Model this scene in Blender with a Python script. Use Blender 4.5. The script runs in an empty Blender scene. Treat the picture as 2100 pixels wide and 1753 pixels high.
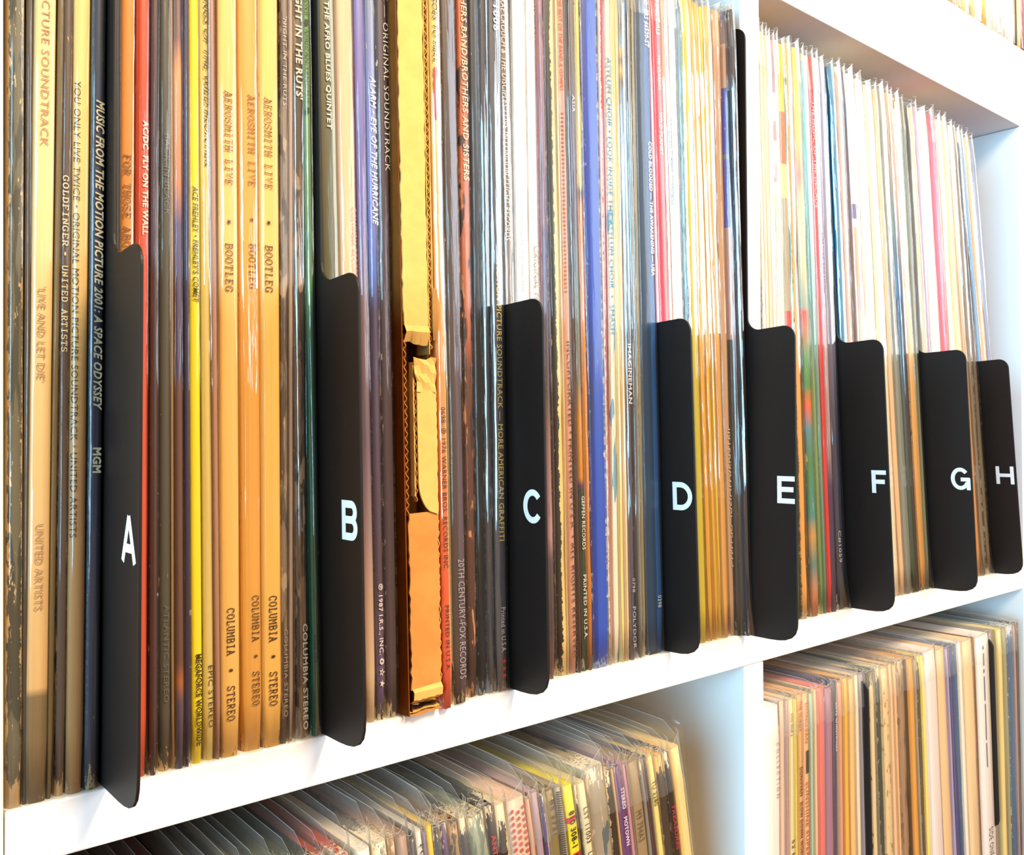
import bpy, bmesh, math, random
from mathutils import Vector, Matrix, Euler

random.seed(7)
S = 0.001                                   # the scene is measured in millimetres
SC = bpy.context.scene
COL = SC.collection

# ------------------------------------------------------------------ camera
F_PX = 1861.8
CAM = Vector((-53.19, -278.66, 102.08))
def _rot(rx, ry, rz):
    return Matrix.Rotation(rz, 3, 'Z') @ Matrix.Rotation(rx, 3, 'X') @ Matrix.Rotation(ry, 3, 'Y')
RC = _rot(0.00784980933, 0.00464735325, -0.698118176)
cd = bpy.data.cameras.new('camera')
cd.sensor_fit = 'HORIZONTAL'; cd.sensor_width = 36.0; cd.lens = F_PX * 36.0 / 2100.0
cd.clip_start = 0.01; cd.clip_end = 50
cam = bpy.data.objects.new('camera', cd); COL.objects.link(cam)
right, fwd, up = RC.col[0], RC.col[1], RC.col[2]
cam.matrix_world = Matrix(((right.x, up.x, -fwd.x, CAM.x * S), (right.y, up.y, -fwd.y, CAM.y * S),
                           (right.z, up.z, -fwd.z, CAM.z * S), (0, 0, 0, 1)))
SC.camera = cam

# ------------------------------------------------------------------ light
w = bpy.data.worlds.new('room_light'); SC.world = w; w.use_nodes = True
bg = w.node_tree.nodes['Background']; bg.inputs[0].default_value = (1.0, 0.54, 0.22, 1); bg.inputs[1].default_value = 0.36
def area(name, loc, target, sx, sy, col, power):
    l = bpy.data.lights.new(name, 'AREA'); l.shape = 'RECTANGLE'; l.size = sx * S; l.size_y = sy * S
    l.color = col; l.energy = power
    o = bpy.data.objects.new(name, l); COL.objects.link(o)
    o.location = Vector(loc) * S
    d = Vector(target) * S - o.location
    o.rotation_euler = d.to_track_quat('-Z', 'Y').to_euler()
    return o
area('window_daylight', (1900, -1350, 800), (350, 0, 250), 1500, 1100, (0.74, 0.88, 1.0), 23)
area('side_window_daylight', (-1900, -720, 380), (600, 100, 120), 1300, 1200, (0.33, 0.73, 1.0), 54)
area('ceiling_lamp', (420, -1050, 1150), (250, 0, 0), 420, 420, (1.0, 0.79, 0.52), 27)
SC.view_settings.view_transform = 'Standard'; SC.view_settings.look = 'None'
SC.view_settings.gamma = 1.0; SC.view_settings.use_curve_mapping = False
SC.view_settings.exposure = 0.75
SC.cycles.transparent_max_bounces = 40
SC.cycles.max_bounces = 8
SC.cycles.sample_clamp_indirect = 6

# ------------------------------------------------------------------ helpers
def ray(px, py):
    v = Vector(((px - 1050) / F_PX, 1.0, -(py - 876.5) / F_PX))
    return RC @ v
def on_y(px, py, Y=2.0):
    d = ray(px, py); t = (Y - CAM.y) / d.y; return CAM + d * t
def on_x(px, py, X):
    d = ray(px, py); t = (X - CAM.x) / d.x; return CAM + d * t
def lin(h):
    h = h.lstrip('#'); r = []
    for i in (0, 2, 4):
        c = int(h[i:i+2], 16) / 255.0
        r.append(c / 12.92 if c <= 0.04045 else ((c + 0.055) / 1.055) ** 2.4)
    return r
K_ALB = 0.74
def alb(h, k=K_ALB):
    r = [min(0.86, max(0.004, c * k)) for c in lin(h)]
    return (r[0], r[1], r[2], 1)

def mesh_obj(name, verts, faces, mat, parent=None, smooth=False, mats=None, fmi=None):
    me = bpy.data.meshes.new(name)
    me.from_pydata([(v[0] * S, v[1] * S, v[2] * S) for v in verts], [], faces)
    me.update()
    if mats:
        for m in mats: me.materials.append(m)
        for p, i in zip(me.polygons, fmi): p.material_index = i
    elif mat: me.materials.append(mat)
    if smooth:
        for p in me.polygons: p.use_smooth = True
    o = bpy.data.objects.new(name, me); COL.objects.link(o)
    if parent: o.parent = parent
    return o
def box_geo(x0, x1, y0, y1, z0, z1, bev=0.0):
    if bev <= 0:
        v = [(x, y, z) for x in (x0, x1) for y in (y0, y1) for z in (z0, z1)]
        f = [(0, 1, 3, 2), (4, 6, 7, 5), (0, 4, 5, 1), (2, 3, 7, 6), (0, 2, 6, 4), (1, 5, 7, 3)]
        return v, f
    bm = bmesh.new(); bmesh.ops.create_cube(bm, size=1)
    for q in bm.verts:
        q.co = Vector(((x0 + x1) / 2 + q.co.x * (x1 - x0), (y0 + y1) / 2 + q.co.y * (y1 - y0), (z0 + z1) / 2 + q.co.z * (z1 - z0)))
    bmesh.ops.bevel(bm, geom=bm.edges[:], offset=bev, segments=2, affect='EDGES', profile=0.5)
    bm.verts.ensure_lookup_table()
    v = [tuple(q.co) for q in bm.verts]; f = [tuple(q.index for q in p.verts) for p in bm.faces]
    bm.free(); return v, f
def empty(name, loc, rot=(0, 0, 0)):
    o = bpy.data.objects.new(name, None); COL.objects.link(o)
    o.empty_display_size = 0.01
    o.location = Vector(loc) * S; o.rotation_euler = rot
    return o
def tag(o, label=None, cat=None, group=None, kind=None):
    if label: o['label'] = label
    if cat: o['category'] = cat
    if group: o['group'] = group
    if kind: o['kind'] = kind
    return o

class NT:
    def __init__(s, name):
        s.m = bpy.data.materials.new(name); s.m.use_nodes = True
        s.t = s.m.node_tree; s.t.nodes.clear()
        s.out = s.n('ShaderNodeOutputMaterial')
    def n(s, typ, **kw):
        o = s.t.nodes.new(typ)
        for k, v in kw.items(): setattr(o, k, v)
        return o
    def l(s, a, b): s.t.links.new(a, b)
    def val(s, sock, v):
        if isinstance(v, (int, float, tuple, list)): sock.default_value = v
        else: s.l(v, sock)
    def math(s, op, a, b=0.0, c=0.0, clamp=False):
        o = s.n('ShaderNodeMath', operation=op, use_clamp=clamp)
        s.val(o.inputs[0], a); s.val(o.inputs[1], b)
        if op in ('MULTIPLY_ADD', 'SMOOTH_MIN', 'COMPARE'): s.val(o.inputs[2], c)
        return o.outputs[0]
    def step(s, a, lo, hi):
        o = s.n('ShaderNodeMapRange', interpolation_type='SMOOTHSTEP')
        s.val(o.inputs[0], a); s.val(o.inputs[1], lo); s.val(o.inputs[2], hi)
        return o.outputs[0]
    def mix(s, f, a, b):
        o = s.n('ShaderNodeMix', data_type='RGBA'); s.val(o.inputs[0], f); s.val(o.inputs[6], a); s.val(o.inputs[7], b)
        return o.outputs[2]
    def noise(s, vec, scale, detail=3.0, rough=0.6, dist=0.0):
        o = s.n('ShaderNodeTexNoise'); s.l(vec, o.inputs['Vector'])
        o.inputs['Scale'].default_value = scale; o.inputs['Detail'].default_value = detail
        o.inputs['Roughness'].default_value = rough; o.inputs['Distortion'].default_value = dist
        return o.outputs[0]
    def scaled(s, vec, sc, off=(0, 0, 0)):
        o = s.n('ShaderNodeMapping'); s.l(vec, o.inputs[0]); o.inputs[3].default_value = sc; o.inputs[1].default_value = off
        return o.outputs[0]

def plain(name, hexc, rough=0.5, spec=0.5, k=K_ALB, noise=0.0, nscale=300, bump=0.0):
    n = NT(name); b = n.n('ShaderNodeBsdfPrincipled'); n.l(b.outputs[0], n.out.inputs[0])
    b.inputs['Base Color'].default_value = alb(hexc, k); b.inputs['Roughness'].default_value = rough
    b.inputs['Specular IOR Level'].default_value = spec
    if noise or bump:
        tc = n.n('ShaderNodeTexCoord').outputs['Object']; f = n.noise(tc, nscale, 4)
        if noise:
            c = alb(hexc, k)
            d = tuple(x * (1 - noise) for x in c[:3]) + (1,)
            n.l(n.mix(n.step(f, 0.35, 0.65), c, d), b.inputs['Base Color'])
        if bump:
            bp = n.n('ShaderNodeBump'); bp.inputs['Strength'].default_value = bump; bp.inputs['Distance'].default_value = 0.0002
            n.l(f, bp.inputs['Height']); n.l(bp.outputs[0], b.inputs['Normal'])
    return n.m

_txt_mat = {}
def ink(hexc):
    if hexc not in _txt_mat: _txt_mat[hexc] = plain('ink_' + hexc, hexc, 0.55, 0.3)
    return _txt_mat[hexc]

# a record jacket's printed card: colour bands along the spine, streaks, rubbed edges and corners
def card_mat(idx, t, H, base, zr=None, const=False, right=None, wear=0.25, wcol='f3e2c0', torn=None, mottle=None, seed=0.0, rough=0.42):
    n = NT('printed_card')
    b = n.n('ShaderNodeBsdfPrincipled'); n.l(b.outputs[0], n.out.inputs[0])
    tc = n.n('ShaderNodeTexCoord').outputs['Object']
    sx = n.n('ShaderNodeSeparateXYZ'); n.l(tc, sx.inputs[0])
    u = n.math('MULTIPLY', sx.outputs[0], 2.0 / (t * S))          # -1 .. 1 across the spine
    h = n.math('MULTIPLY', sx.outputs[2], 1.0 / (H * S))
    if zr:
        cr = n.n('ShaderNodeValToRGB'); n.l(h, cr.inputs[0]); cr.color_ramp.interpolation = 'CONSTANT' if const else 'LINEAR'
        el = cr.color_ramp.elements
        pts = sorted(zr)
        while len(el) < len(pts): el.new(0.5)
        for e, (p, c) in zip(el, pts): e.position = min(1, max(0, p)); e.color = alb(c)
        for e, (p, c) in zip(el, pts): e.position = min(1, max(0, p)); e.color = alb(c)
        col = cr.outputs[0]
    else: col = alb(base)
    off = (seed * 3.1, seed * 1.7, seed * 5.3)
    if mottle:                                                    # printed pattern: patches of other inks
        for k, (mh, thr, msx, msz) in enumerate(mottle):
            v = n.scaled(tc, (msx, 60, msz), (off[0] + k, off[1], off[2] + 7 * k))
            f = n.noise(v, 1.0, 3, 0.55, 0.4)
            col = n.mix(n.step(f, thr - 0.02, thr + 0.02), col, alb(mh))
    if right:
        us, rh = right
        v = n.scaled(tc, (20, 20, 90), off); f = n.noise(v, 1.0, 2)
        col = n.mix(n.step(n.math('ADD', u, n.math('MULTIPLY', n.math('SUBTRACT', f, 0.5), 0.15)), us - 0.06, us + 0.06), col, alb(rh))
    # long soft streaks in the ink
    v = n.scaled(tc, (900, 200, 9), off); f = n.noise(v, 1.0, 3)
    hs = n.n('ShaderNodeHueSaturation'); n.val(hs.inputs['Color'], col); n.l(n.math('MULTIPLY_ADD', f, 0.36, 0.82), hs.inputs['Value'])
    col = hs.outputs[0]
    au = n.math('ABSOLUTE', u)
    end = n.math('MAXIMUM', n.step(h, 0.035, 0.0), n.step(h, 0.955, 0.995))
    front = n.step(sx.outputs[1], 0.030, 0.006)
    end = n.math('MULTIPLY', end, n.math('MULTIPLY_ADD', front, 1.3, -0.3))
    v = n.scaled(tc, (900, 900, 210), off); f1 = n.noise(v, 1.0, 5, 0.7)
    e = n.math('MULTIPLY', n.math('POWER', n.math('MINIMUM', au, 1.0), 4.0), 0.10 + wear * 0.22)
    s_ = n.math('ADD', n.math('ADD', f1, e), n.math('MULTIPLY', end, 0.13 + wear * 0.30))
    wm = n.step(s_, 0.79 - wear * 0.22, 0.815 - wear * 0.22)
    col = n.mix(wm, col, alb(wcol))
    if torn:                                                      # ragged strip where the paper has come off
        side, amt, th = torn
        v = n.scaled(tc, (60, 60, 300), off); f2 = n.noise(v, 1.0, 6, 0.75)
        uu = u if side == 'R' else n.math('MULTIPLY', u, -1.0)
        q = n.math('ADD', uu, n.math('MULTIPLY', n.math('SUBTRACT', f2, 0.5), 1.5))
        col = n.mix(n.step(q, 1 - 2 * amt - 0.05, 1 - 2 * amt + 0.05), col, alb(th))
        wm = n.math('MAXIMUM', wm, n.step(q, 1 - 2 * amt - 0.05, 1 - 2 * amt + 0.05))
    n.l(col, b.inputs['Base Color'])
    b.inputs['Roughness'].default_value = rough
    b.inputs['Specular IOR Level'].default_value = 0.35
    bp = n.n('ShaderNodeBump'); bp.inputs['Strength'].default_value = 0.5; bp.inputs['Distance'].default_value = 0.00025
    n.l(n.math('ADD', n.math('MULTIPLY', f1, 0.5), n.math('MULTIPLY', wm, -0.6)), bp.inputs['Height']); n.l(bp.outputs[0], b.inputs['Normal'])
    return n.m

def film_mat(name, haze, rough, tint=(0.97, 0.97, 0.96), refl=1.0):
    n = NT(name)
    lw = n.n('ShaderNodeLayerWeight'); lw.inputs[0].default_value = 0.5
    f5 = n.math('POWER', lw.outputs['Facing'], 4.0)
    fr = n.math('MULTIPLY_ADD', f5, 0.75, 0.085 * refl, clamp=True)
    tc = n.n('ShaderNodeTexCoord').outputs['Object']
    v = n.scaled(tc, (330, 200, 11)); nz = n.noise(v, 1.0, 3, 0.55, 0.6)
    bp = n.n('ShaderNodeBump'); bp.inputs['Strength'].default_value = 0.55; bp.inputs['Distance'].default_value = 0.0009
    n.l(nz, bp.inputs['Height'])
    tr = n.n('ShaderNodeBsdfTransparent'); tr.inputs[0].default_value = tint + (1,)
    gl = n.n('ShaderNodeBsdfGlossy'); gl.inputs['Roughness'].default_value = rough; n.l(bp.outputs[0], gl.inputs['Normal'])
    di = n.n('ShaderNodeBsdfDiffuse'); di.inputs[0].default_value = (0.8, 0.78, 0.74, 1)
    tl = n.n('ShaderNodeBsdfTranslucent'); tl.inputs[0].default_value = (0.8, 0.78, 0.74, 1)
    dd = n.n('ShaderNodeMixShader'); dd.inputs[0].default_value = 0.4; n.l(di.outputs[0], dd.inputs[1]); n.l(tl.outputs[0], dd.inputs[2])
    m1 = n.n('ShaderNodeMixShader'); m1.inputs[0].default_value = haze; n.l(tr.outputs[0], m1.inputs[1]); n.l(dd.outputs[0], m1.inputs[2])
    m2 = n.n('ShaderNodeMixShader'); n.l(fr, m2.inputs[0]); n.l(m1.outputs[0], m2.inputs[1]); n.l(gl.outputs[0], m2.inputs[2])
    n.l(m2.outputs[0], n.out.inputs[0])
    return n.m
FILM = [film_mat('clear_film', 0.012, 0.06, refl=0.6), film_mat('clear_film_soft', 0.02, 0.12, refl=0.3), film_mat('clear_film_crisp', 0.008, 0.03, refl=1.7)]
FILM_LOW = film_mat('clear_film_open', 0.012, 0.10)
FILM_TOP = film_mat('clear_film_mouth', 0.10, 0.10)
FILM_RIM = film_mat('clear_film_rim', 0.6, 0.2)
WHITE = plain('white_laminate', 'ffffff', 0.35, 0.4, k=0.84)
BLACK = plain('black_plastic', '1f1611', 0.5, 0.3, k=0.62, bump=0.15, nscale=2500)
LETTER_W = plain('white_letter_print', 'ffffff', 0.5, 0.3, k=0.86)

# ------------------------------------------------------------------ setting
v, f = box_geo(-900, 2200, 395, 420, -1150, 1350)
tag(mesh_obj('wall_back', v, f, plain('wall_paint', 'f4ead8', 0.8, 0.2, k=0.8)), kind='structure')
v, f = box_geo(-2600, 3200, -2600, 420, -1170, -1150)
tag(mesh_obj('floor', v, f, plain('floor_wood', 'a8602a', 0.5, 0.3, k=0.8, noise=0.25, nscale=6)), kind='structure')

# ------------------------------------------------------------------ the cube shelf
T = 16.3; CELL = 335.0; D = 390.0; EDGE = 50.0
unit = empty('cube_shelf', (350, 0, -1150))
tag(unit, 'white cube shelving unit with thick outer frame holding all the records', 'shelf')
def shelf_part(name, x0, x1, y0, y1, z0, z1):
    v, f = box_geo(x0 - 350, x1 - 350, y0, y1, z0 + 1150, z1 + 1150, 0.7)
    return mesh_obj(name, v, f, WHITE, unit)
EDGE_T = 60.0
NX = 2
XR = NX * CELL + (NX - 1) * T                                     # inner right side
shelf_part('top_panel', -EDGE, XR + EDGE, 0, D, CELL, CELL + EDGE_T)
shelf_part('side_panel', -EDGE, -0.25, 0, D, -1100, CELL - 0.2)
shelf_part('side_panel', XR + 0.25, XR + EDGE, 0, D, -1100, CELL - 0.2)
for k in range(3):
    z1 = -k * (CELL + T)
    shelf_part('shelf_board', 0.1, XR - 0.1, 0, D, z1 - T, z1)
for k in range(-1, 3):
    z0 = -(k + 1) * (CELL + T)
    shelf_part('upright', CELL, CELL + T, 0.4, D, z0 + 0.2, z0 + CELL - 0.2)
shelf_part('base_panel', -EDGE, XR + EDGE, 0, D, -1150, -1100)

# ------------------------------------------------------------------ lettering
_tcache = {}
def text_geo(s, bold=0.0, shear=0.0):
    key = (s, bold, shear)
    if key in _tcache: return _tcache[key]
    c = bpy.data.curves.new('t', 'FONT'); c.body = s; c.size = 1.0; c.offset = bold; c.shear = shear
    c.resolution_u = 2; c.fill_mode = 'BOTH'; c.extrude = 0.0; c.space_character = 1.08
    o = bpy.data.objects.new('t', c); COL.objects.link(o)
    dg = bpy.context.evaluated_depsgraph_get()
    me = bpy.data.meshes.new_from_object(o.evaluated_get(dg))
    vs = [tuple(q.co) for q in me.vertices]; fs = [tuple(p.vertices) for p in me.polygons]
    bpy.data.objects.remove(o); bpy.data.curves.remove(c); bpy.data.meshes.remove(me)
    _tcache[key] = (vs, fs); return vs, fs
def _e(cx, cy, rx, ry, a0, a1, n=12):
    return [(cx + rx * math.cos(math.radians(a0 + (a1 - a0) * k / n)), cy + ry * math.sin(math.radians(a0 + (a1 - a0) * k / n))) for k in range(n + 1)]
def _sf(x, y, w_=0.13): return [(x - w_, y), (x + w_, y)]
# typewriter capitals: strokes with slab serifs, cell 0.62 wide and 1 high
SLAB = {
 'A': [[(0.08, 0), (0.30, 1)], [(0.52, 0), (0.30, 1)], [(0.16, 0.34), (0.44, 0.34)], _sf(0.08, 0), _sf(0.52, 0), [(0.16, 1), (0.32, 1)]],
 'B': [[(0.12, 0), (0.12, 1)], [(0.02, 1), (0.34, 1)] + _e(0.34, 0.76, 0.17, 0.24, 90, -90) + [(0.12, 0.52)], [(0.34, 0.52)] + _e(0.36, 0.26, 0.19, 0.26, 90, -90) + [(0.02, 0)]],
 'C': [_e(0.30, 0.5, 0.25, 0.5, 35, 325, 24), [(0.52, 0.68), (0.52, 0.98)]],
 'D': [[(0.12, 0), (0.12, 1)], [(0.02, 1), (0.28, 1)] + _e(0.28, 0.5, 0.26, 0.5, 90, -90, 18) + [(0.02, 0)]],
 'E': [[(0.13, 0), (0.13, 1)], [(0.03, 1), (0.52, 1), (0.52, 0.78)], [(0.13, 0.52), (0.36, 0.52)], [(0.36, 0.42), (0.36, 0.62)], [(0.03, 0), (0.54, 0), (0.54, 0.24)]],
 'F': [[(0.15, 0), (0.15, 1)], [(0.03, 1), (0.54, 1), (0.54, 0.78)], [(0.15, 0.52), (0.38, 0.52)], [(0.38, 0.42), (0.38, 0.62)], _sf(0.15, 0)],
 'G': [_e(0.29, 0.5, 0.25, 0.5, 40, 320, 24), [(0.36, 0.42), (0.56, 0.42)], [(0.50, 0.42), (0.50, 0.04)], [(0.50, 0.72), (0.50, 0.96)]],
 'H': [[(0.10, 0), (0.10, 1)], [(0.50, 0), (0.50, 1)], [(0.10, 0.52), (0.50, 0.52)], _sf(0.1, 0, 0.1), _sf(0.1, 1, 0.1), _sf(0.5, 0, 0.1), _sf(0.5, 1, 0.1)],
 'I': [[(0.30, 0), (0.30, 1)], _sf(0.30, 0, 0.2), _sf(0.30, 1, 0.2)],
 'L': [[(0.18, 0), (0.18, 1)], _sf(0.18, 1), [(0.05, 0), (0.54, 0), (0.54, 0.30)]],
 'M': [[(0.08, 0), (0.08, 1)], [(0.52, 0), (0.52, 1)], [(0.08, 1), (0.30, 0.42), (0.52, 1)], _sf(0.08, 0, 0.1), _sf(0.52, 0, 0.1), [(-0.02, 1), (0.08, 1)], [(0.52, 1), (0.62, 1)]],
 'N': [[(0.10, 0), (0.10, 1)], [(0.50, 0), (0.50, 1)], [(0.10, 1), (0.50, 0)], _sf(0.1, 0, 0.1), [(0, 1), (0.1, 1)], _sf(0.5, 1, 0.1)],
 'O': [_e(0.30, 0.5, 0.25, 0.5, 0, 360, 24)],
 'R': [[(0.12, 0), (0.12, 1)], [(0.02, 1), (0.32, 1)] + _e(0.32, 0.74, 0.18, 0.26, 90, -90) + [(0.12, 0.48)], [(0.32, 0.48), (0.50, 0), (0.60, 0)], _sf(0.12, 0, 0.11)],
 'S': [_e(0.30, 0.74, 0.20, 0.26, 20, 270, 14) + _e(0.30, 0.26, 0.22, 0.24, 90, -160, 14), [(0.50, 0.76), (0.50, 1)], [(0.08, 0), (0.08, 0.26)]],
 'T': [[(0.30, 0), (0.30, 1)], [(0.05, 0.74), (0.05, 1), (0.55, 1), (0.55, 0.74)], _sf(0.30, 0)],
 'U': [[(0.10, 1), (0.10, 0.28)] + _e(0.30, 0.28, 0.20, 0.28, 180, 360) + [(0.50, 1)], _sf(0.1, 1, 0.1), _sf(0.5, 1, 0.1)],
 'V': [[(0.08, 1), (0.30, 0), (0.52, 1)], _sf(0.08, 1, 0.1), _sf(0.52, 1, 0.1)],
 '*': [[(0.30 + 0.22 * math.cos(a), 0.5 + 0.32 * math.sin(a)), (0.30 - 0.22 * math.cos(a), 0.5 - 0.32 * math.sin(a))] for a in (0.0, 1.05, 2.1)],
}
def slab_geo(s, k=0.10):
    vs = []; fs = []; x = 0.0
    for ch in s:
        for pts in SLAB.get(ch, []):
            pts = [(x + a, b) for a, b in pts]; o_ = len(vs)
            for i, p_ in enumerate(pts):
                p0 = pts[max(0, i - 1)]; p1 = pts[min(len(pts) - 1, i + 1)]
                dx, dy = p1[0] - p0[0], p1[1] - p0[1]; L = math.hypot(dx, dy) or 1
                vs += [(p_[0] - dy / L * k / 2, p_[1] + dx / L * k / 2, 0), (p_[0] + dy / L * k / 2, p_[1] - dx / L * k / 2, 0)]
            for i in range(len(pts) - 1): fs.append((o_ + 2 * i, o_ + 2 * i + 1, o_ + 2 * i + 3, o_ + 2 * i + 2))
        x += 0.74
    return vs, fs
def fit_text(s, L, Hh, bold=0.0, shear=0.0, slab=0):
    vs, fs = slab_geo(s, slab) if slab else text_geo(s, bold, shear)
    if not vs: return [], []
    x0 = min(q[0] for q in vs); x1 = max(q[0] for q in vs); y0 = min(q[1] for q in vs); y1 = max(q[1] for q in vs)
    a = L / max(1e-6, x1 - x0); b_ = Hh / max(1e-6, y1 - y0)
    return [((q[0] - x0) * a, (q[1] - (y0 + y1) / 2) * b_) for q in vs], fs

# ------------------------------------------------------------------ a record
ORD = ['first','second','third','fourth','fifth','sixth','seventh','eighth','ninth','tenth','eleventh','twelfth','thirteenth','fourteenth','fifteenth','sixteenth','seventeenth','eighteenth','nineteenth','twentieth']
def ordw(i):
    if i < 20: return ORD[i]
    tens = ['', '', 'twenty', 'thirty', 'forty', 'fifty'][(i + 1) // 10]
    u_ = (i + 1) % 10
    if u_ == 0: return {2: 'twentieth', 3: 'thirtieth', 4: 'fortieth', 5: 'fiftieth'}[(i + 1) // 10]
    return tens + '-' + ORD[u_ - 1]

def build_record(xl, xr, lean, z0, y0, H, col, label, group, o, low=False):
    """xl, xr: left and right of the spine where it stands; lean: dX/dZ"""
    t = max(1.6, (xr - xl) * math.cos(math.atan(lean)) - 0.12)
    ang = math.atan(lean)
    xb = (xl + xr) / 2
    root = empty('vinyl_record', (xb, y0, z0 + abs(math.sin(ang)) * t / 2 + 0.05), (0, ang, 0))
    tag(root, label, 'record', group)
    sd = random.random() * 40
    zr = None
    if o.get('z'):
        zr = []
        for yp, c in o['z']:
            px = o['_px']; zz = on_y(px, yp, y0)[2]
            zr.append(((zz - z0) / H, c))
    if o.get('zfrac'): zr = o['zfrac']
    mat = card_mat(0, t, H, col, zr, o.get('const', False), o.get('right'), o.get('wear', 0.25), o.get('wcol', 'f3e2c0'), o.get('torn'), o.get('mottle'), sd, o.get('rough', 0.42))
    # jacket: spine with soft corners, a little uneven along its height
    r = min(t * 0.42, 1.5)
    prof = [(-t/2, 312), (-t/2, r * 0.9), (-t/2 + r * 0.22, r * 0.32), (-t/2 + r * 0.7, 0.03), (0, 0), (t/2 - r * 0.7, 0.03), (t/2 - r * 0.22, r * 0.32), (t/2, r * 0.9), (t/2, 312)]
    nz = 18; vs = []; fs = []; P = len(prof); jit = o.get('rag', 0.10)
    ph = random.random() * 9
    for j in range(nz + 1):
        fz = j / nz; zz = H * fz
        sag = 0.25 * math.sin(fz * 5 + ph) * 0.5
        for i, (a, b_) in enumerate(prof):
            cr = 0.0
            if 0 < i < P - 1:
                cr = (0.7 if j in (0, nz) else 0.0) * (1.0 if i in (1, 2, 6, 7) else 0.5)
                b_ = b_ + cr + sag + random.uniform(-jit, jit)
            a = a * (1 - (0.10 if j in (0, nz) and 0 < i < P - 1 else 0))
            vs.append((a, b_, zz))
    for j in range(nz):
        for i in range(P - 1):
            a = j * P + i; fs.append((a, a + 1, a + P + 1, a + P))
        fs.append((j * P + P - 1, j * P, j * P + P, j * P + 2 * P - 1))
    fs.append(tuple(reversed(range(P)))); fs.append(tuple(range(nz * P, nz * P + P)))
    jk = mesh_obj('jacket', vs, fs, mat, root, smooth=False)
    for p_ in jk.data.polygons:
        if len(p_.vertices) == 4 and abs(p_.normal.y) > 0.15: p_.use_smooth = True
    # lettering along the spine
    for tx in o.get('txt', []):
        s, ya, yb, uc, hf, hc = tx[:6]; op = tx[6] if len(tx) > 6 else {}
        px = o['_px']
        za = on_y(px, ya, y0)[2] - z0; zb = on_y(px, yb, y0)[2] - z0
        za = min(za, H - 3)
        g, fc = fit_text(s, za - zb, t * hf, op.get('b', 0.0), op.get('sh', 0.0), op.get('slab', 0))
        if not g: continue
        vv = [(uc * t + q[1], -0.42, za - q[0]) for q in g]
        mesh_obj('spine_lettering', vv, fc, ink(hc), root)
    for mk in o.get('marks', []):                                 # flat printed marks: (y top, y bottom, u centre, width frac, hex)
        ya, yb, uc, wf, hc = mk
        px = o['_px']; za = on_y(px, ya, y0)[2] - z0; zb = on_y(px, yb, y0)[2] - z0
        ns = 14; L = []; R_ = []
        for k in range(ns + 1):
            zz = zb + (za - zb) * k / ns
            ww = t * wf * (0.5 if mk[4] != 'f0495c' else (0.22 + 0.28 * abs(math.sin(k * 1.9 + 1))))
            L.append((uc * t - ww, -0.42, zz)); R_.append((uc * t + ww, -0.42, zz))
        mesh_obj('printed_mark', L + R_, [(k, k + ns + 1, k + ns + 2, k + 1) for k in range(ns)], ink(hc), root)
    # clear sleeve: wraps the spine, stands open above the jacket, gathers at the foot
    if not o.get('bare'):
        fm = FILM_LOW if low else FILM[o.get('film', random.choice((0, 0, 1, 2)))]
        vs = []; fs = []; NZ = 16; NC = 9
        bul = o.get('bulge', random.uniform(0.5, 1.1)); rise = o.get('rise', random.uniform(4.5, 9.0))
        ph = random.random() * 9
        tail = o.get('tail', random.choice((0.3, 0.6, 1.0, 2.2)))
        back = 290 if low else 60
        for j in range(NZ + 1):
            fz = j / NZ
            for i in range(NC):
                c_ = i / (NC - 1) * 2 - 1
                zz = fz * (H + 1)
                top = 0
                if j == NZ:
                    zz = H + 1.0 + rise * (0.5 + 0.5 * c_) * 0.75
                    top = 0.8
                a = c_ * (t / 2 + 0.03)
                yy = -0.55 - bul * (1 - abs(c_) ** 4.5) + 0.22 * math.sin(fz * 9 + ph + c_) + top
                if i in (0, NC - 1): yy = 1.5 + top
                if j == 0: yy -= tail * (1 - 0.5 * abs(c_)); zz = 0.1
                if j == 1: yy -= tail * 0.15
                if j in (0,): a *= 0.92
                vs.append((a, yy, zz))
        mi = []
        for j in range(NZ):
            for i in range(NC - 1):
                a = j * NC + i; fs.append((a, a + 1, a + NC + 1, a + NC)); mi.append(1 if j == NZ - 1 else 0)
        rw = 0.32
        def rim(p, q, d):
            b0 = len(vs); vs.extend([p, q, (q[0] + d[0], q[1] + d[1], q[2] + d[2]), (p[0] + d[0], p[1] + d[1], p[2] + d[2])])
            fs.append((b0, b0 + 1, b0 + 2, b0 + 3)); mi.append(2)
        for i in range(NC - 1):
            rim(vs[NZ * NC + i], vs[NZ * NC + i + 1], (0, 0, rw))
        for sx_, top_, c0 in (((-1, rise * 0.35, 0), (1, rise, NC - 1)) if not low else ((1, rise, NC - 1),)):
            a = sx_ * (t / 2 + 0.03)
            ys = (0.6, 1.6, 9, 30, 80, 160, back) if low else (0.6, 1.6, 9, 24, back)
            ch = (-0.5, 0.25, 0.9, 1.0, 1.0, 1.0, 1.0)
            pts = []
            for k_, y_ in enumerate(ys):
                wob = random.uniform(-0.25, 0.25)
                pts.append(((a, y_, H - 40), (a, y_, H - 1), (a + wob, y_, H + 1.5 + top_ * ch[k_] * (1 + random.uniform(-0.06, 0.06)))))
            for (a0, a1, a2), (b0_, b1, b2) in zip(pts, pts[1:]):
                q = len(vs); vs.extend([a0, a1, a2, b0_, b1, b2])
                fs.append((q, q + 3, q + 4, q + 1)); mi.append(0)
                fs.append((q + 1, q + 4, q + 5, q + 2)); mi.append(1)
                
                if o.get('rim', 1): rim(a2, b2, (0, 0, rw * 0.8))
            if sx_ == 1 and o.get('rim', 1): rim(pts[0][1], pts[0][2], (0, -rw, 0)); rim(pts[0][2], pts[1][2], (0, -rw, 0))
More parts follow.
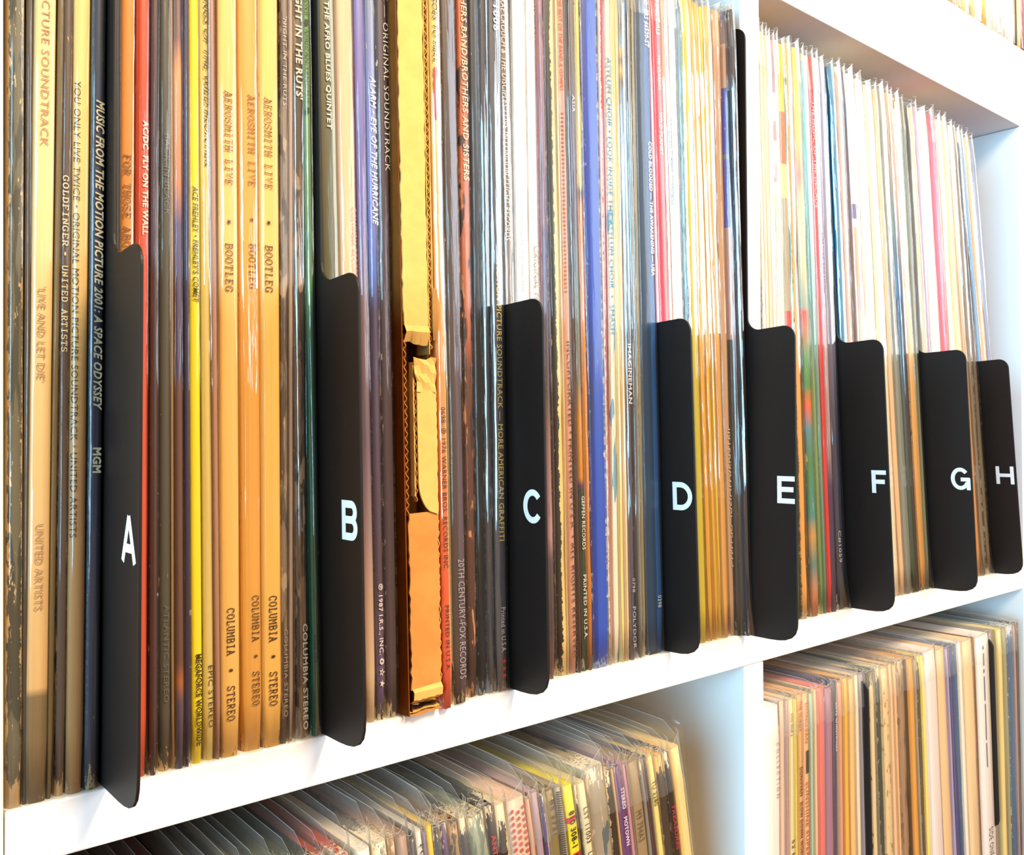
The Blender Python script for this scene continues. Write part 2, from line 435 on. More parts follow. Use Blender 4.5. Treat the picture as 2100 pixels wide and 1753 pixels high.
        mesh_obj('clear_sleeve', vs, fs, None, root, smooth=True, mats=[fm, FILM_TOP, FILM_RIM], fmi=mi)
    return root

def row(entries, z0, H0, yT, yB, group, locfn, low=False, lean_fix=None):
    n_ = 0
    for e in entries:
        TL, TR, BL, BR, col, desc = e[:6]; o = dict(e[6]) if len(e) > 6 else {}
        y0 = o.get('y', random.uniform(0.6, 2.4))
        H = o.get('H', H0 + random.uniform(-1.2, 1.2))
        def fitline(a, b):
            A = on_y(a, yT, y0); B = on_y(b, yB, y0)
            s = (A.x - B.x) / (A.z - B.z); return B.x + (z0 - B.z) * s, s
        xl, s1 = fitline(TL, BL); xr, s2 = fitline(TR, BR)
        s = (s1 + s2) / 2
        o['_px'] = (TL + TR) / 2 * 0.5 + (BL + BR) / 2 * 0.5
        # keep both edges where they cross mid height
        zm = 150.0 if not low else 250.0
        ml = xl + s1 * zm; mr = xr + s2 * zm
        xl2 = ml - s * zm; xr2 = mr - s * zm
        label = desc + locfn(n_, e)
        build_record(xl2, xr2, s, z0, y0, H, col, label, group, o, low)
        n_ += 1


W = 'f6ead2'
BLK = '2a2624'
# (top-left, top-right, bottom-left, bottom-right) edges of each spine in photograph pixels at two heights, cover colour, description, options
UPPER_LEFT = [
 ('before A', [
  (16, 51, 12, 49, '6f6a58', 'dark olive spine with peeling cream patches', dict(wear=0.75, wcol='e8c58c', mottle=[('4a4a40', 0.5, 300, 25)], torn=('R', 0.10, 'c9b088'), rag=0.2)),
  (52, 65, 50, 57, '4d3f33', 'thin dark brown spine beside the cream one', dict(wear=0.1)),
  (66, 115, 58, 102, 'f7cf96', 'wide cream spine with faded pinkish lettering', dict(z=[(1760, '7d6a4c'), (1425, '8a7452'), (1412, 'ecc084'), (300, 'fbdf9f')], wear=0.15, txt=[('ORIGINAL MOTION PICTURE SOUNDTRACK', -300, 300, 0.0, 0.36, 'c08a60'), ("'LIVE AND LET DIE'", 588, 782, -0.02, 0.36, 'c08a60'), ('UNITED ARTISTS', 1075, 1250, 0.0, 0.36, 'c08a60')])),
  (115, 127, 102, 114, '766237', 'narrow olive brown spine', dict(wear=0.1)),
  (127, 147, 114, 141, '5f5048', 'dark brown spine with cream lettering and chipped edges', dict(wear=0.5, wcol='e8c089', torn=('R', 0.07, '9c7c66'), txt=[('GOLDFINGER', 360, 505, -0.08, 0.6, 'f3dcb6', dict(slab=0.13)), ('•', 517, 525, -0.08, 0.2, 'f3dcb6'), ('UNITED ARTISTS', 545, 722, -0.08, 0.6, 'f3dcb6', dict(slab=0.13)), ])),
  (148, 186, 142, 174, 'd9ae74', 'tan spine with long thin black lettering', dict(z=[(1700, 'b08a58'), (1000, 'c79b66'), (300, 'fbd88a')], wear=0.15, txt=[('YOU ONLY LIVE TWICE • ORIGINAL MOTION PICTURE SOUNDTRACK • UNITED ARTISTS', 168, 1102, -0.28, 0.4, '4a3322')])),
  (187, 215, 175, 209, '33415a', 'navy spine with pale slanted block lettering', dict(wear=0.4, wcol='b9b48a', torn=('L', 0.12, '4f6068'), txt=[('MUSIC FROM THE MOTION PICTURE 2001: A SPACE ODYSSEY', 205, 842, 0.12, 0.62, 'ded2ae', dict(b=0.03, sh=0.3)), ('MGM', 918, 970, 0.12, 0.62, 'ded2ae', dict(b=0.04))])),
 ]),
 ('A', [
  (235, 246, 233, 244, '1c1816', 'thin black spine', dict(wear=0.05)),
  (246, 278, 244, 275, 'f0a24a', 'orange spine with small brown capitals', dict(wear=0.15, txt=[('FOR THOSE ABOUT TO ROCK', 318, 640, -0.05, 0.5, '8a5020', dict(slab=0.11))])),
  (279, 308, 275, 305, 'd8553a', 'bright red spine with white block title', dict(wear=0.2, wcol='f0b890', txt=[('AC/DC  FLY ON THE WALL', 247, 482, 0.15, 0.42, 'f7dcc8', dict(b=0.035))])),
  (310, 326, 307, 325, '4a3436', 'dark plum spine', dict(wear=0.2)),
  (326, 352, 325, 353, '4c4a42', 'charcoal spine with barely visible grey title', dict(wear=0.35, wcol='e6c488', txt=[('BACK IN BLACK', 275, 442, 0.1, 0.45, '6f6d68'), ('ATLANTIC STEREO', 1240, 1440, 0.05, 0.4, '66645e')])),
  (352, 355, 354, 360, 'd9b487', 'very thin beige spine', dict(wear=0.1)),
  (356, 376, 361, 377, '6a4a40', 'spine fading from sunset peach through violet to brown', dict(z=[(1700, '4a4a70'), (1440, '5c4a60'), (1400, 'b06a40'), (1360, '6a4a40'), (800, '6a4a44'), (760, '50486e'), (460, '6a5a80'), (380, 'd08a64'), (150, 'f0a878'), (80, '8a6a68'), (0, '7a5c60')], wear=0.1)),
  (378, 386, 379, 390, '3a3152', 'thin dark violet spine', dict(wear=0.2)),
  (386, 410, 390, 417, 'fbe62c', 'lemon yellow spine with dark condensed lettering', dict(wear=0.1, txt=[("ACE FREHLEY • FREHLEY'S COMET", 383, 620, 0.05, 0.5, '4a4420', dict(b=0.02, sh=0.15)), ('MEGAFORCE WORLDWIDE', 1342, 1530, 0.08, 0.5, '3a3418', dict(b=0.03))])),
  (410, 434, 417, 439, 'f4e08c', 'pale cream spine with slanted film title lettering', dict(wear=0.2, wcol='c8a878', txt=[('ADAM AND THE ANTS/KINGS OF THE WILD FRONTIER', -290, 342, 0.1, 0.52, '40301e', dict(sh=0.25)), ('EPIC STEREO', 1365, 1492, 0.1, 0.45, '40301e')])),
  (434, 440, 441, 449, 'b58a78', 'hair-thin dusty pink spine', dict(wear=0.1)),
  (440, 447, 449, 452, '3c3828', 'thin dark green spine', dict(wear=0.05, y=4.5)),
  (447, 489, 452, 492, 'f3c06a', 'wide amber spine with a typewriter title', dict(wear=0.15, wcol='b06c30', right=(-0.75, 'f6c874'), txt=[('AEROSMITH LIVE', 188, 380, 0.0, 0.4, '9a5c34', dict(slab=0.11)), ('*', 450, 462, 0.0, 0.18, '7a4450', dict(slab=0.11)), ('BOOTLEG', 500, 598, 0.0, 0.4, '8a5230', dict(slab=0.11)), ('COLUMBIA  *  STEREO', 1247, 1478, 0.0, 0.4, '4a2c18', dict(slab=0.11))])),
  (490, 530, 492, 541, 'f6b95c', 'wide amber spine with a typewriter title', dict(wear=0.15, wcol='a86428', txt=[('AEROSMITH LIVE', 195, 382, 0.12, 0.34, 'b87440', dict(slab=0.11)), ('*', 446, 457, 0.1, 0.15, '7a4450', dict(slab=0.11)), ('BOOTLEG', 500, 592, 0.12, 0.34, 'a06030', dict(slab=0.11)), ('COLUMBIA  *  STEREO', 1222, 1448, 0.14, 0.34, '4a2c18', dict(slab=0.11))])),
  (531, 575, 542, 575, 'f9c468', 'wide amber spine with a typewriter title', dict(wear=0.15, wcol='b06c30', txt=[('AEROSMITH LIVE', 203, 390, -0.1, 0.4, '9a5c34', dict(slab=0.11)), ('*', 453, 464, -0.1, 0.18, '5a3030', dict(slab=0.11)), ('BOOTLEG', 505, 600, -0.1, 0.4, '7a4424', dict(slab=0.11)), ('COLUMBIA  *  STEREO', 1222, 1447, 0.0, 0.42, '43260f', dict(slab=0.11))])),
  (576, 591, 576, 592, '8a7766', 'brown photographic spine with ghostly lettering', dict(wear=0.2, mottle=[('5c4c40', 0.52, 350, 45), ('b49c84', 0.62, 300, 60)], txt=[("'NIGHT IN THE RUTS'", 35, 222, 0.0, 0.5, 'cdbba8'), ('COLUMBIA STEREO', 1290, 1470, 0.1, 0.5, 'a89484')])),
  (591, 602, 592, 602, 'b39a88', 'plain smoky beige spine', dict(wear=0.05, film=1)),
  (603, 622, 602, 636, '7c685a', 'brown cave-rock patterned spine with white capitals', dict(wear=0.3, wcol='d8c4ac', mottle=[('4c4038', 0.5, 250, 45), ('a8917c', 0.6, 300, 70)], txt=[("AEROSMITH  'NIGHT IN THE RUTS'", -190, 205, 0.05, 0.6, 'f3e6d8', dict(b=0.03)), ('COLUMBIA STEREO', 1280, 1498, 0.2, 0.42, 'efe4d6', dict(b=0.02))])),
  (624, 641, 638, 653, '4f8a5e', 'green spine with small dark lettering', dict(z=[(1500, '2f6a50'), (800, '3a7a58'), (200, '7fae76')], wear=0.1, txt=[('DAVID FANSHAWE ■ AFRICAN SANCTUS ■', -110, 235, -0.1, 0.5, '1c3a24'), ('6558 001', 1303, 1358, -0.1, 0.5, '1c3a24')])),
 ]),
 ('B', [
  (655, 693, 676, 713, '5d5f44', 'olive green spine with tall white title', dict(wear=0.2, wcol='c8b478', right=(0.45, 'b8c4c0'), txt=[('THE AFRO BLUES QUINTET', 8, 268, 0.02, 0.3, 'f4f4ee', dict(b=0.02))])),
  (693, 729, 713, 746, 'eec49c', 'peach cream spine with faint pink lettering', dict(wear=0.15, txt=[('COLUMBIA RECORDS', 425, 580, 0.3, 0.3, 'c89880')])),
  (731, 752, 748, 768, 'b79a9c', 'spine shading from lilac to dusty pink', dict(z=[(1480, 'dcc4a0'), (1250, 'c0a08c'), (1100, '9a8088'), (900, '6a5870'), (640, '7a6470'), (420, '7468b0'), (0, '8a84c8')], wear=0.1)),
  (753, 773, 769, 787, '5a4f70', 'violet blue spine with slanted white title', dict(z=[(1500, '3a3428'), (1430, '6c5c88'), (1200, '54455c'), (640, '4c4468'), (560, '5a6cc0'), (300, '8a90dc'), (0, '8a94b4')], wear=0.3, txt=[('ALARM • EYE OF THE HURRICANE', 160, 462, 0.15, 0.6, 'f4f4f8', dict(b=0.02, sh=0.2)), ('℗ 1987 I.R.S., INC. ✪ ☆ ★', 1198, 1412, 0.05, 0.62, 'f2eaf0', dict(b=0.01))])),  # upper blue stops are glare painted into the cover colour
  (774, 799, 789, 813, '514656', 'dark plum spine with scattered white chips and outlined title', dict(wear=0.42, wcol='f4e6c8', txt=[('UNITED STATES — ORIGINAL SOUNDTRACK', -180, 352, 0.28, 0.42, 'efe6da', dict(b=-0.005))])),
 ]),
 ('mailer', [
  (886, 907, 904, 925, 'f3a35a', 'spine running from cream above to red-orange below', dict(y=-3.2, z=[(1430, 'f0503a'), (1100, 'f2683c'), (900, 'f79a52'), (600, 'f7b060'), (250, 'f8cf78'), (0, 'f6d478')], wear=0.12, right=(0.55, 'fbdca0'), marks=[(143, 247, -0.05, 0.5, 'f0495c')], txt=[('ALICE COOPER GOES TO HELL', -150, 133, -0.02, 0.5, '2c2018', dict(sh=0.15)), ('0698–℗ 1976 WARNER BROS. RECORDS INC.', 835, 1170, 0.0, 0.5, '20120c'), ('PRINTED IN U.S.A.', 1243, 1378, 0.0, 0.42, '30100c')])),
  (908, 939, 926, 956, '4d4040', 'brown spine with thin grey capitals low down', dict(y=-1.2, wear=0.3, wcol='efd9a8', right=(0.1, '5f5260'), txt=[('20TH CENTURY-FOX RECORDS', 1148, 1395, 0.12, 0.42, 'b4aab0')])),  # lilac right side is sleeve glare put into the colour
  (941, 963, 957, 977, '6a4a40', 'rust and brown leaf patterned spine with pale lettering', dict(film=1, wear=0.35, z=[(1400, '4f3c3c'), (760, '6a4438'), (690, 'b4684c'), (0, 'c87048')], wcol='e8a878', mottle=[('4a3838', 0.56, 300, 60), ('c89470', 0.63, 400, 90)], txt=[('THE ALLMAN BROTHERS BAND/BROTHERS AND SISTERS', -260, 372, 0.12, 0.55, 'f4dcc0', dict(b=0.01))])),
  (964, 985, 978, 996, '1f1e24', 'black spine flecked with white', dict(film=1, wear=0.35, wcol='c8ccd8')),
  (985, 1002, 997, 1013, '3a4558', 'slate blue spine with a creased edge', dict(wear=0.45, wcol='9ca4b8', film=2)),
  (1004, 1028, 1014, 1041, '4c5868', 'slate spine with yellow capitals and red stars', dict(wear=0.3, wcol='b8a8a0', right=(0.0, '5c5560'), film=2, txt=[('LS-11006', -40, 66, 0.15, 0.5, 'f4f6fa', dict(b=0.02)), ('MOTION PICTURE SOUNDTRACK — MORE AMERICAN GRAFFITI', 540, 1110, 0.06, 0.42, 'dcc878', dict(b=0.02)), ('Printed in U.S.A.', 1247, 1340, 0.1, 0.35, 'e4e4e4'), ('★★★', 1352, 1394, 0.15, 0.4, 'd03c34')])),
 ]),
 ('C', [
  (1029, 1047, 1046, 1064, '8a7c78', 'warm grey spine with thin white capitals', dict(wear=0.1, torn=('R', 0.1, 'efe6dc'), txt=[('ANDRAE CROUCH & THE DISCIPLES / LIVE IN LONDON / LIGHT RECORDS', -30, 495, -0.1, 0.62, 'fbf8f4')])),
  (1049, 1056, 1064, 1071, '8a7a72', 'thin taupe spine', dict(wear=0.1, y=3.5)),
  (1056, 1082, 1071, 1098, 'fbf6f0', 'white spine with a dotted line of tiny print', dict(wear=0.05, wcol='e8dcc8', txt=[('.......... .... .... ....', 445, 598, -0.1, 0.1, '8c8c90')])),
  (1083, 1103, 1099, 1118, 'fdfbf6', 'plain white spine with grey capitals', dict(wear=0.05, wcol='efe6d0', txt=[('MCA-3046', 12, 86, 0.1, 0.5, 'a8a49c'), ('ORIGINAL MOTION PICTURE', 505, 760, 0.1, 0.55, '8c8478')])),
  (1103, 1107, 1118, 1123, 'a8524a', 'hair-thin brick red spine', dict(wear=0.2)),
  (1108, 1119, 1123, 1139, '6a5468', 'dusky mauve spine with a cloudy photo print', dict(z=[(1400, '8a6a6c'), (1300, '4a4048'), (1150, '574c54'), (1100, 'b08a90'), (900, '8c6c70'), (800, '54484c'), (500, '6a5884'), (0, 'a87c88')], mottle=[('8a6c80', 0.6, 300, 60)], wear=0.15)),
  (1120, 1143, 1142, 1161, '2e2a28', 'black spine torn along its right side to cream paper', dict(wear=0.35, wcol='f8e0a4', torn=('R', 0.46, 'f3d48c'), rag=0.3, film=1)),
  (1143, 1148, 1161, 1165, 'e8cc9c', 'hair-thin cream spine', dict(wear=0.1)),
  (1148, 1163, 1166, 1182, 'd49a84', 'salmon spine with dotted orange and brown print', dict(film=1, wear=0.15, right=(0.35, 'b8a8a8'), txt=[('THE BEST OF THE BAND & OTHERS', 0, 190, -0.15, 0.5, 'd05a20'), ('············································', 235, 600, -0.15, 0.5, 'd07038'), ('INCORPORATED • PRINTED IN U.S.A. • ALL RIGHTS RESERVED', 700, 1350, 0.1, 0.5, '50342a')])),
  (1163, 1171, 1183, 1190, '55382c', 'thin dark chestnut spine', dict(wear=0.1)),
  (1172, 1184, 1191, 1203, '4c5c40', 'spine changing from grey through orange to dark green', dict(z=[(1400, '3a4a34'), (1010, '2a3c2c'), (995, '503058'), (980, 'c88428'), (860, 'd09030'), (780, '7c7c70'), (620, '6a7268'), (400, '6c5c70'), (0, '78706c')], wear=0.2, txt=[('ASIA', 200, 234, -0.1, 0.5, 'e8e8ea'), ('GEFFEN RECORDS', 1018, 1128, 0.05, 0.55, 'f0ece0'), ('PRINTED IN U.S.A.', 1180, 1312, 0.05, 0.55, 'f0ece0')])),  # orange middle stops paint a glare on the cover
  (1184, 1195, 1203, 1214, 'd08a34', 'orange spine mottled yellow and black near the top', dict(z=[(1400, 'b06c2c'), (900, 'd88c38'), (430, 'e08a30'), (395, '6c4a28'), (380, 'e8c860'), (0, 'ecd480')], wear=0.4, wcol='4c3820', rag=0.35)),
  (1196, 1230, 1214, 1247, '1d3a9c', 'wide royal blue spine with a scuffed right edge', dict(film=1, wear=0.38, wcol='b8c8ec', right=(-0.35, '2450c0'), torn=('R', 0.04, 'dfe6f4'), mottle=[('2a3a78', 0.6, 200, 25)])),
  (1231, 1243, 1247, 1255, '9c2c30', 'thin crimson spine torn white on its left', dict(z=[(1400, 'b89880'), (900, 'a8584c'), (830, '8c2020'), (400, 'b03440'), (0, 'c03c58')], torn=('L', 0.3, 'f4ece8'), wear=0.3)),
  (1244, 1257, 1256, 1271, 'efe0cc', 'white spine with sky blue capitals and a painted pattern below', dict(film=1, wear=0.1, mottle=[('6c9cb4', 0.62, 260, 35)], txt=[('ASYLUM CHOIR • LOOK INSIDE THE ASYLUM CHOIR  •  SMASH', 122, 684, -0.05, 0.68, '3c94cc')])),
  (1257, 1266, 1272, 1281, 'f3d890', 'narrow butter yellow spine', dict(wear=0.1)),
  (1266, 1274, 1281, 1290, 'f0cda0', 'narrow peach spine', dict(wear=0.2)),
  (1275, 1284, 1291, 1303, '7884a0', 'slate violet spine with tiny white lettering', dict(wear=0.2, wcol='e0e4ec', z=[(1400, '4c4c64'), (750, '54566c'), (400, '90a8c8'), (200, '88a8c8'), (170, '706c68'), (150, 'e8b860'), (130, '706c68'), (110, 'e8b860'), (95, '80b8cc'), (60, '78706c'), (0, '90a8b8')], const=False, txt=[('IMAGINEMAN', 705, 828, 0.15, 0.7, 'e4eaf4', dict(b=0.02)), ('0798', 1187, 1216, 0.1, 0.5, 'c8ccd8'), ('POLYDOR', 1246, 1332, 0.1, 0.6, 'c8ccd8')])),
  (1284, 1291, 1303, 1309, '4c5468', 'thin dark slate spine', dict(wear=0.3, wcol='d0d8e0', z=[(1300, '44424c'), (700, '505464'), (300, '5c84ac'), (0, '6890b8')])),
  (1292, 1299, 1310, 1316, '8c8a84', 'thin stone grey spine', dict(wear=0.1)),
  (1299, 1306, 1317, 1323, 'a09470', 'thin khaki spine dotted with small print', dict(wear=0.5, wcol='e8dcb8')),
  (1306, 1335, 1323, 1361, '1f3c5c', 'wide midnight blue spine with a glossy pale right side', dict(wear=0.1, right=(0.25, '2a5ca4'), film=1, txt=[('STEREO  ERS 66520-ST', -60, 100, 0.3, 0.26, 'f0f4fa', dict(b=0.02)), ('COLD BLOODED — THE AWAKENING — USA', 292, 566, 0.34, 0.22, 'eef4fc', dict(b=0.03)), ('0398', 1225, 1250, 0.25, 0.22, 'd8e0ec')])),  # lighter blue at the right is a highlight, painted in
 ]),
 ('D', [
  (1337, 1343, 1363, 1370, 'ecc8dc', 'thin pale pink spine', dict(wear=0.05)),
  (1344, 1362, 1371, 1389, 'e0384c', 'bright coral red spine with white title', dict(film=1, wear=0.1, right=(0.2, 'f08890'), txt=[('THE B-52 GIRLS', -10, 80, 0.1, 0.4, 'fff4f4', dict(b=0.03)), ('THE CLASSICS', 120, 190, 0.1, 0.3, 'fff4f4'), ('WILD PLANET', 235, 322, 0.12, 0.35, 'fff4f4', dict(b=0.02))])),
  (1363, 1371, 1390, 1397, 'e8b8a8', 'thin blush spine', dict(wear=0.05)),
  (1372, 1378, 1398, 1404, 'e8e8f4', 'thin white spine with violet print', dict(wear=0.05, txt=[('BACHMAN-TURNER OVERDRIVE', 250, 424, 0.0, 0.8, '6470b8')])),
  (1379, 1393, 1405, 1418, 'f0f6fc', 'icy white spine', dict(wear=0.1)),
  (1394, 1407, 1419, 1431, '7ca8cc', 'light blue and white blotched spine', dict(torn=('R', 0.35, 'f4f8fc'), wear=0.4, wcol='f4f8fc', mottle=[('4c80b0', 0.55, 250, 40)], txt=[('JAMES LANE', 588, 652, 0.2, 0.6, '3c4880')])),
  (1407, 1420, 1431, 1449, 'd8cc4c', 'yellow-green spine', dict(film=2, wear=0.08)),
  (1420, 1431, 1449, 1461, 'f0b84c', 'golden yellow spine', dict(film=2, wear=0.08)),
  (1431, 1442, 1461, 1471, 'f3bc50', 'honey yellow spine', dict(film=2, wear=0.08)),
  (1443, 1452, 1471, 1480, 'fbd850', 'bright yellow spine', dict(film=2, wear=0.05)),
  (1453, 1465, 1480, 1493, 'f4b868', 'apricot spine', dict(film=2, wear=0.1)),
  (1466, 1489, 1494, 1512, 'cfa888', 'tan spine with a narrow strip of white print', dict(film=2, wear=0.2, wcol='f4e0c8', txt=[('INTERNATIONAL ARTISTS', 880, 1165, 0.0, 0.28, 'f4e8d8')])),
  (1490, 1498, 1512, 1519, '6c5878', 'thin spine patched in purple and peach', dict(y=-0.8, wear=0.1, const=True, z=[(1300, '4c4438'), (1290, '54483c'), (700, 'c08870'), (470, '685090'), (330, '887060'), (320, '604c94'), (190, 'd8946c'), (100, '8c6058'), (55, '6a5c90')])),
  (1499, 1506, 1519, 1530, '6c5c4c', 'spine golden at the top and umber below', dict(y=-2.2, z=[(1300, '4c4840'), (800, '5c5044'), (600, 'd88c60'), (0, 'f0c884')], wear=0.1)),
  (1507, 1512, 1530, 1539, '3c3c48', 'dark slate spine with a blue sheen', dict(y=-4.5, wear=0.1, film=2)),
 ]),
]
UPPER_RIGHT = [  # several ramps carry painted glare
 ('start', [
  (1556, 1563, 1578, 1585, 'ece0c0', 'thin ivory spine with a speckled edge', dict(wear=0.5, wcol='8c8478')),
  (1563, 1571, 1585, 1593, 'f6e4b4', 'thin vanilla spine', dict(wear=0.1)),
  (1571, 1578, 1593, 1601, 'f4d0b0', 'thin shell pink spine', dict(wear=0.1)),
  (1578, 1585, 1601, 1609, 'fbf4e8', 'thin off-white spine', dict(wear=0.1)),
  (1585, 1594, 1609, 1619, 'f0dcdc', 'pale spine banded with mauve and pink patches', dict(const=True, z=[(1250, 'f4e4dc'), (500, 'ecd8b8'), (400, 'f6ece8'), (380, 'e8a8b8'), (340, 'f8f0ec'), (295, 'ec9cb0'), (255, 'f8ecec'), (200, 'a894b0'), (120, 'c0a4b4'), (90, 'f4dcb8')], wear=0.1)),
  (1594, 1602, 1619, 1626, 'f8ecdc', 'narrow milk white spine', dict(wear=0.1)),
  (1603, 1615, 1626, 1642, 'e89c50', 'spine banded yellow, orange and red above olive', dict(const=True, z=[(1260, '4c5c44'), (1050, '3c5c44'), (860, 'd84c38'), (640, 'b4a484'), (410, 'f8dc8c'), (345, 'f07c44'), (240, 'f8c83c'), (95, 'f8d460')], wear=0.2)),
  (1615, 1627, 1643, 1656, 'eeb060', 'gold spine with a ragged left edge', dict(wear=0.3, torn=('L', 0.12, '4c5038'), rag=0.2)),
  (1627, 1631, 1657, 1663, '4c3a38', 'thin dark maroon spine', dict(wear=0.1)),
  (1632, 1647, 1664, 1678, '7c9c8c', 'flower painted spine in yellow, coral, green and teal', dict(film=1,  z=[(1290, 'c07c50'), (1230, 'd88c60'), (1160, '5c8480'), (1100, 'c89858'), (1060, '4c8c88'), (950, '4c8450'), (880, '5c8c98'), (830, 'e06838'), (790, '548c50'), (730, '6c9c68'), (640, 'e05840'), (630, '94a890'), (440, 'f8e0a0'), (365, 'f4907c'), (265, 'f8d060'), (105, 'f8d468')], mottle=[('d8c468', 0.66, 350, 60)], wear=0.15)),
  (1648, 1656, 1679, 1689, '88a060', 'leaf green spine with pale flecks', dict(wear=0.3, wcol='dcd890', z=[(1280, '6c8c48'), (800, '84a068'), (640, '6c9c94'), (300, '78c8dc'), (130, '80c4e4')])),
  (1657, 1664, 1689, 1696, '6c9080', 'thin sea green spine', dict(wear=0.1, z=[(1280, '5c8068'), (700, '88b0a4'), (400, 'dcecf4'), (130, 'f0f4f8')])),
  (1665, 1674, 1697, 1706, 'd83c3c', 'scarlet spine with a line of white print', dict(wear=0.08, txt=[('THE MUSIC OF THE DECADE', 215, 430, 0.0, 0.6, 'fcd8d4')])),
  (1675, 1684, 1707, 1715, 'ac90b4', 'lilac spine beside the scarlet one', dict(wear=0.05, z=[(1280, '4c3c58'), (1000, '54446c'), (900, 'b89ca0'), (700, 'c8a8b0'), (500, 'dcccec'), (130, 'ece0f4')], txt=[('DELUXE EDITION', 480, 600, 0.0, 0.5, '7c6ca4')])),
  (1685, 1695, 1715, 1736, '2c3c58', 'wide navy spine with white print low down', dict(film=2, wear=0.15, tail=4.0, z=[(1280, '2c3c54'), (900, '3c4468'), (600, '8c8cac'), (130, '9ca0d0')], txt=[('C#1059', 1090, 1156, -0.15, 0.4, 'd0d4d8')])),
 ]),
 ('F', [
  (1708, 1718, 1747, 1758, '3c88b4', 'cyan blue spine next to the divider card', dict(wear=0.05, film=2)),
  (1719, 1732, 1759, 1773, 'c8a8a0', 'dusty rose spine with a scuffed left edge', dict(wear=0.35, wcol='f4ece8')),
  (1733, 1742, 1774, 1784, '543c50', 'dark mulberry spine', dict(wear=0.1, z=[(1250, '4c3c44'), (600, '6c5444'), (320, '543850'), (280, '30384c'), (150, '50587c')])),
  (1743, 1757, 1785, 1802, 'dce8f4', 'frosty white spine with a purple smudge', dict(wear=0.1, const=True, z=[(1250, 'e4dcd8'), (640, 'd8c8d4'), (590, 'f0c4b0'), (470, 'f6f4f8'), (455, '7c74b0'), (425, 'f0f4fa')])),
  (1758, 1776, 1803, 1824, 'fdfaf2', 'broad pure white spine', dict(wear=0.03)),
  (1776, 1795, 1824, 1844, 'fbf0d4', 'broad creamy white spine', dict(wear=0.03)),
  (1796, 1806, 1844, 1855, 'e4bc94', 'tan spine behind the white pair', dict(wear=0.08)),
  (1807, 1819, 1855, 1871, '8c948c', 'silvery grey-green spine', dict(wear=0.1, film=2)),
  (1820, 1828, 1871, 1878, '4c5c48', 'thin bottle green spine', dict(wear=0.1, z=[(1250, '3c4c34'), (800, '4c6068'), (600, '1c5c9c'), (450, '5c7c7c'), (300, 'b89878'), (150, 'd8b494')])),  # blue stop is window glare put into the ramp
  (1829, 1837, 1878, 1885, '3c3830', 'thin blackened brown spine', dict(wear=0.1, z=[(1250, '343028'), (700, '2c3454'), (600, '2c4c8c'), (420, 'c4a8a0'), (150, 'ecc8bc')])),  # blue stops paint the same window glare here
  (1838, 1850, 1885, 1900, 'e4b474', 'golden tan spine with worn left border', dict(wear=0.3, wcol='6c5c40', z=[(1250, 'd89c54'), (800, 'e0b074'), (500, 'f4e4dc'), (150, 'fcf4ec')])),
  (1851, 1859, 1900, 1907, '7c8470', 'thin grey-green spine beside the divider card', dict(wear=0.1)),
 ]),
 ('G', [
  (1870, 1877, 1921, 1928, 'e8ccb0', 'thin buff spine next to the divider card', dict(wear=0.05)),
  (1878, 1885, 1929, 1937, 'b0a4c8', 'thin lavender spine', dict(wear=0.05)),
  (1886, 1904, 1938, 1958, 'f6f0f6', 'broad white spine with a lilac cast', dict(wear=0.03)),
  (1905, 1921, 1959, 1975, 'e8587c', 'bright raspberry pink spine', dict(wear=0.05)),
  (1922, 1932, 1976, 1987, 'fbf0e4', 'ivory spine right of the raspberry one', dict(wear=0.05)),
  (1933, 1945, 1988, 2002, 'f4e0a8', 'pale straw yellow spine', dict(wear=0.05)),
  (1946, 1955, 2003, 2013, 'e8a868', 'thin orange-tan spine', dict(wear=0.08, z=[(1200, 'd89450'), (800, 'e0a878'), (500, 'f4dcd0'), (250, 'fcecec')])),
  (1956, 1963, 2015, 2024, '8c8070', 'thin warm grey spine', dict(wear=0.05)),
  (1964, 1970, 2025, 2035, '5c5c50', 'thin dark spine dotted with white along the middle', dict(wear=0.5, wcol='f0ece4', z=[(1200, '7c705c'), (700, '6c6460'), (600, '343848'), (300, '2c3c54')])),
 ]),
 ('H', [
  (1971, 1977, 2042, 2049, '7ca8d8', 'thin sky blue spine next to the divider card', dict(wear=0.05)),
  (1978, 1988, 2050, 2062, 'f0c8a4', 'pale apricot spine', dict(wear=0.05)),
  (1989, 1995, 2063, 2070, '8ca0d0', 'last thin periwinkle spine before the bare cubby wall', dict(wear=0.1)),
 ]),
]
# divider cards: letter, spine-plane x in the photograph at y=300 and y=1170, protruding edge x at y=1000, letter extents in pixels, tall front edge Y
CARDS = [
 ('A', 218, 212, 284, (250, 280, 1060, 1155), -4.6), ('B', 643, 655, 740, (701, 733, 1027, 1109), -1.9), ('C', 1028.5, 1042.5, 1118, (1073, 1112, 1004, 1074), 9.0),
 ('D', 1336, 1362, 1425, (1379, 1419, 989, 1047), 9.0), ('E', 1516, 1532, 1633, (1594, 1630, 977, 1033), -4.0),
 ('F', 1696, 1737, 1823, (1787, 1817, 964, 1011), 1.2), ('G', 1860.5, 1908, 1993, (1949, 1988, 958, 1004), 3.4), ('H', 1970.5, 2036.5, 2083, (2041, 2078, 954, 991), 9.0),
]
